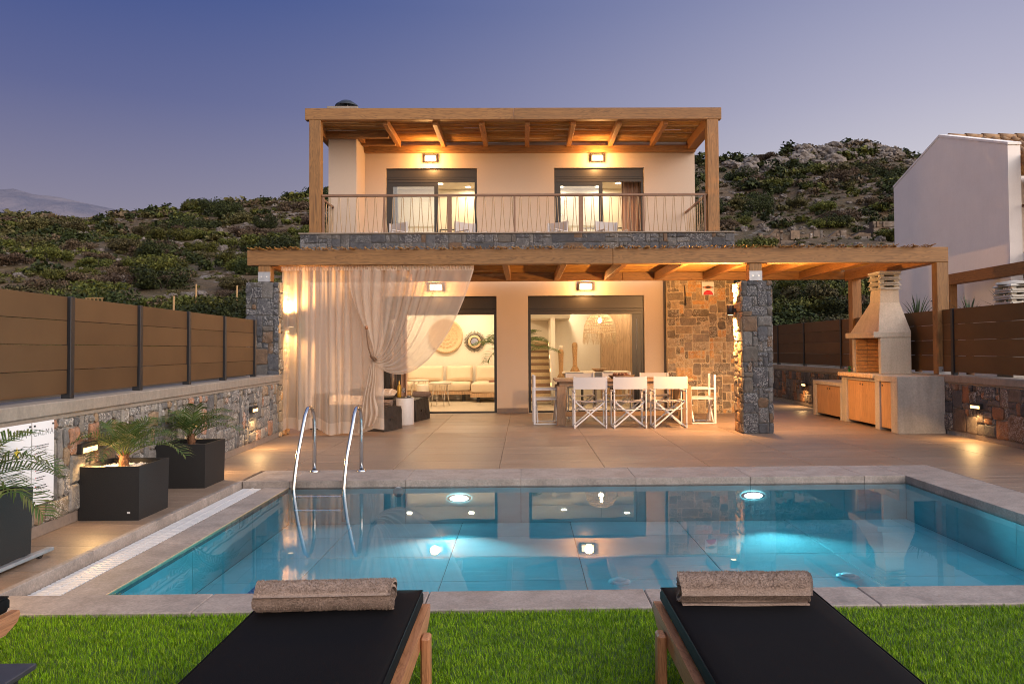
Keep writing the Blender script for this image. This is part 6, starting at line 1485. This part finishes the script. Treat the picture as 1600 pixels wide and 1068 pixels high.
def make_rocks():
    r = random.Random(55); ms = [rock_geo(k) for k in range(6)]; P = []
    def outcrop(u0, d0, n_, sp, smin, smax):
        for _ in range(n_):
            u = u0 + r.gauss(0, sp); d = d0 + r.gauss(0, 5); a = math.atan(u); P.append((d * math.sin(a), d * math.cos(a), r.uniform(smin, smax) * r.choice([.5, .7, 1]), d, u))
    for u0, d0, n_, sp, a, b in ((-.31, 100, 26, .02, .5, 1.1), (-.34, 80, 16, .02, .3, .8), (-.43, 66, 22, .035, .3, .7), (-.68, 110, 22, .04, .5, 1.2), (-.60, 85, 12, .03, .4, .8), (-.5, 45, 12, .04, .2, .45), (-.40, 38, 12, .03, .2, .4), (.315, 118, 26, .018, .9, 2.1), (.37, 125, 18, .02, 1.0, 2.2), (.41, 136, 22, .022, 1.0, 2.6), (.465, 143, 30, .022, 1.0, 2.6), (.50, 140, 20, .02, .8, 1.8), (.27, 85, 18, .02, .4, 1.0), (.38, 75, 22, .05, .4, .9), (.33, 55, 22, .04, .25, .6)): outcrop(u0, d0, n_, sp, a * (.8 if d0 > 112 and u0 > 0 else .45), b * (.85 if d0 > 112 and u0 > 0 else .5))
    for _ in range(1500):
        x, y, d, u = hillpt(r); P.append((x, y, r.choice([.08, .12, .16, .24]) * r.uniform(.7, 1.3) * (1 + d / 150), d, u))
    P.sort(key=lambda p: -p[2] / p[3]); V = []; Fc = []; n0 = 0; me0 = [(np.array([v.co[:] for v in m.vertices]), np.array([p.vertices[:] for p in m.polygons])) for m in ms]
    for i, (x, y, s, d, u) in enumerate(P):
        z = hill(x, y) + .12 * s
        if i < 190:
            zone = 'low on the slope' if d < 52 else 'on the middle slope' if d < 90 else 'on the upper slope' if d < 120 else 'at the crest'; lat = interp_name(u); big = 'small ' if s < .45 else 'large ' if s > 1.0 else ''
            o = bpy.data.objects.new('boulder', ms[i % 6]); C.objects.link(o); o.location = (x, y, z); o.rotation_euler = (0, 0, r.uniform(0, 6.28)); o.scale = (s, s * r.uniform(.7, 1), s * r.uniform(.7, 1.25)); tag(o, '%spale limestone boulder %s, %s' % (big, zone, lat), 'boulder', 'limestone boulders on the hillside')
        else:
            gv, gf = me0[i % 6]; a = r.uniform(0, 6.28); c_, s_ = math.cos(a), math.sin(a); V.append(np.stack([gv[:, 0] * c_ - gv[:, 1] * s_, gv[:, 0] * s_ + gv[:, 1] * c_, gv[:, 2]], 1) * s + np.array([x, y, z])); Fc.append(gf + n0); n0 += len(gv)
    V = np.concatenate(V); Fc = np.concatenate(Fc); me = bpy.data.meshes.new('rubble'); me.from_pydata(V.tolist(), [], Fc.tolist()); me.materials.append(M_rock); o = bpy.data.objects.new('scattered_rocks', me); C.objects.link(o); tag(o, 'small pale rocks scattered over the hillside', 'rocks', kind='stuff')
make_rocks()
# ruined drystone wall and stakes
u_, d_ = .425, 62
ST_ruin = stone_mat('ruin_block', [(.10, .075, .055), (.15, .11, .08), (.19, .13, .085), (.12, .10, .085), (.22, .17, .125), (.16, .105, .065)], .1, scale=.3)
M_ruin = simple('ruin_stone', (.13, .09, .06), .9, var=.35, scale=6, bump=.8, dist=.05)
ax, ay = d_ * .40, d_ * .92; rz = hill(ax, ay)
ru = thing('ruined_cottage', 'ruined stone hut with a dark doorway on the slope above the pergola', 'ruin', (ax + 3, ay, rz))
cr = panel(ax + 2.5, ax + 6.2, rz - 1, rz + 1.35, [(ax + 3.1, ax + 3.6, rz - .9, rz + .8)], ay, ay + .6).build('front_wall', M_ruin, ru, fix=False); MB().box((ax + 5.6, ay + .61, rz - 1), (ax + 6.2, ay + 4, rz + 1.2)).build('side_wall', M_ruin, ru); MB().box((ax + 2.5, ay + .61, rz - 1), (ax + 3.0, ay + 4, rz + .9)).build('side_wall', M_ruin, ru)
MB().box((ax + 2.5, ay + 4.01, rz - 1), (ax + 6.2, ay + 4.4, rz + 1.0)).build('rear_wall', M_ruin, ru)
stones(cr, (ax + 2.5, ay, rz - .4), (1, 0, 0), (0, 0, 1), 3.7, 1.75, .24, ST_ruin, 81, thick=(.03, .12), gap=.02, hole=lambda x, y: .45 < x < 1.2 and y < 1.25)
tw_ = thing('terrace_wall', 'long crumbling terrace wall left of the ruined hut', 'stone wall', (ax - 2, ay + .3, rz))
MB().grid(lambda u, v: (ax - 6.5 + 8.9 * u, ay + .1 + .12 * mnoise.noise(Vector((u * 30, v * 6, 1))), rz - 1 + v * (1.45 + .5 * mnoise.noise(Vector((u * 9, 0, 4))))), 60, 10).grid(lambda u, v: (ax - 6.5 + 8.9 * u, ay + .1 + .7 * v, rz + .45 + .5 * mnoise.noise(Vector((u * 9, 0, 4)))), 60, 2).build('rubble_face', M_ruin, tw_, fix=False)
stones(tw_, (ax - 6.4, ay + .1, rz - .6), (1, 0, 0), (0, 0, 1), 8.7, 1.3, .26, ST_ruin, 82, thick=(.04, .18), gap=.02, hole=lambda x, y: y > .95 + .5 * mnoise.noise(Vector((x / 8.9 * 9, 0, 4))))
M_stake = simple('bamboo_stake', (.34, .20, .08), .7)
for i, (u, d) in enumerate(((-.445, 34), (-.39, 33), (-.352, 33), (-.30, 36), (-.335, 27.5), (-.475, 31), (-.372, 30), (.335, 27))):
    a = math.atan(u); x, y = d * math.sin(a), d * math.cos(a); z = hill(x, y); o = MB().tube([(0, 0, -.3), (.03, 0, 1.5)], .035, 6).build('stake', M_stake); o.location = (x, y, z + .1)
    tag(o, 'thin bamboo stake standing in the scrub behind the fence', 'stake', 'bamboo stakes behind the fence')
a = math.atan(-.592); x, y = 33 * math.sin(a), 33 * math.cos(a); z = hill(x, y)
t = thing('wooden_rack', 'small pale wooden frame sticking out of the bushes on the left slope', 'frame', (x, y, z + 1.0))
for k in range(5): MB().box((x + k * .15, y - .012, z + 1.0), (x + k * .15 + .025, y + .012, z + 1.30)).build('upright', M_stake, t)
MB().box((x - .03, y - .015, z + 1.301), (x + .66, y + .015, z + 1.335)).build('top_bar', M_stake, t)
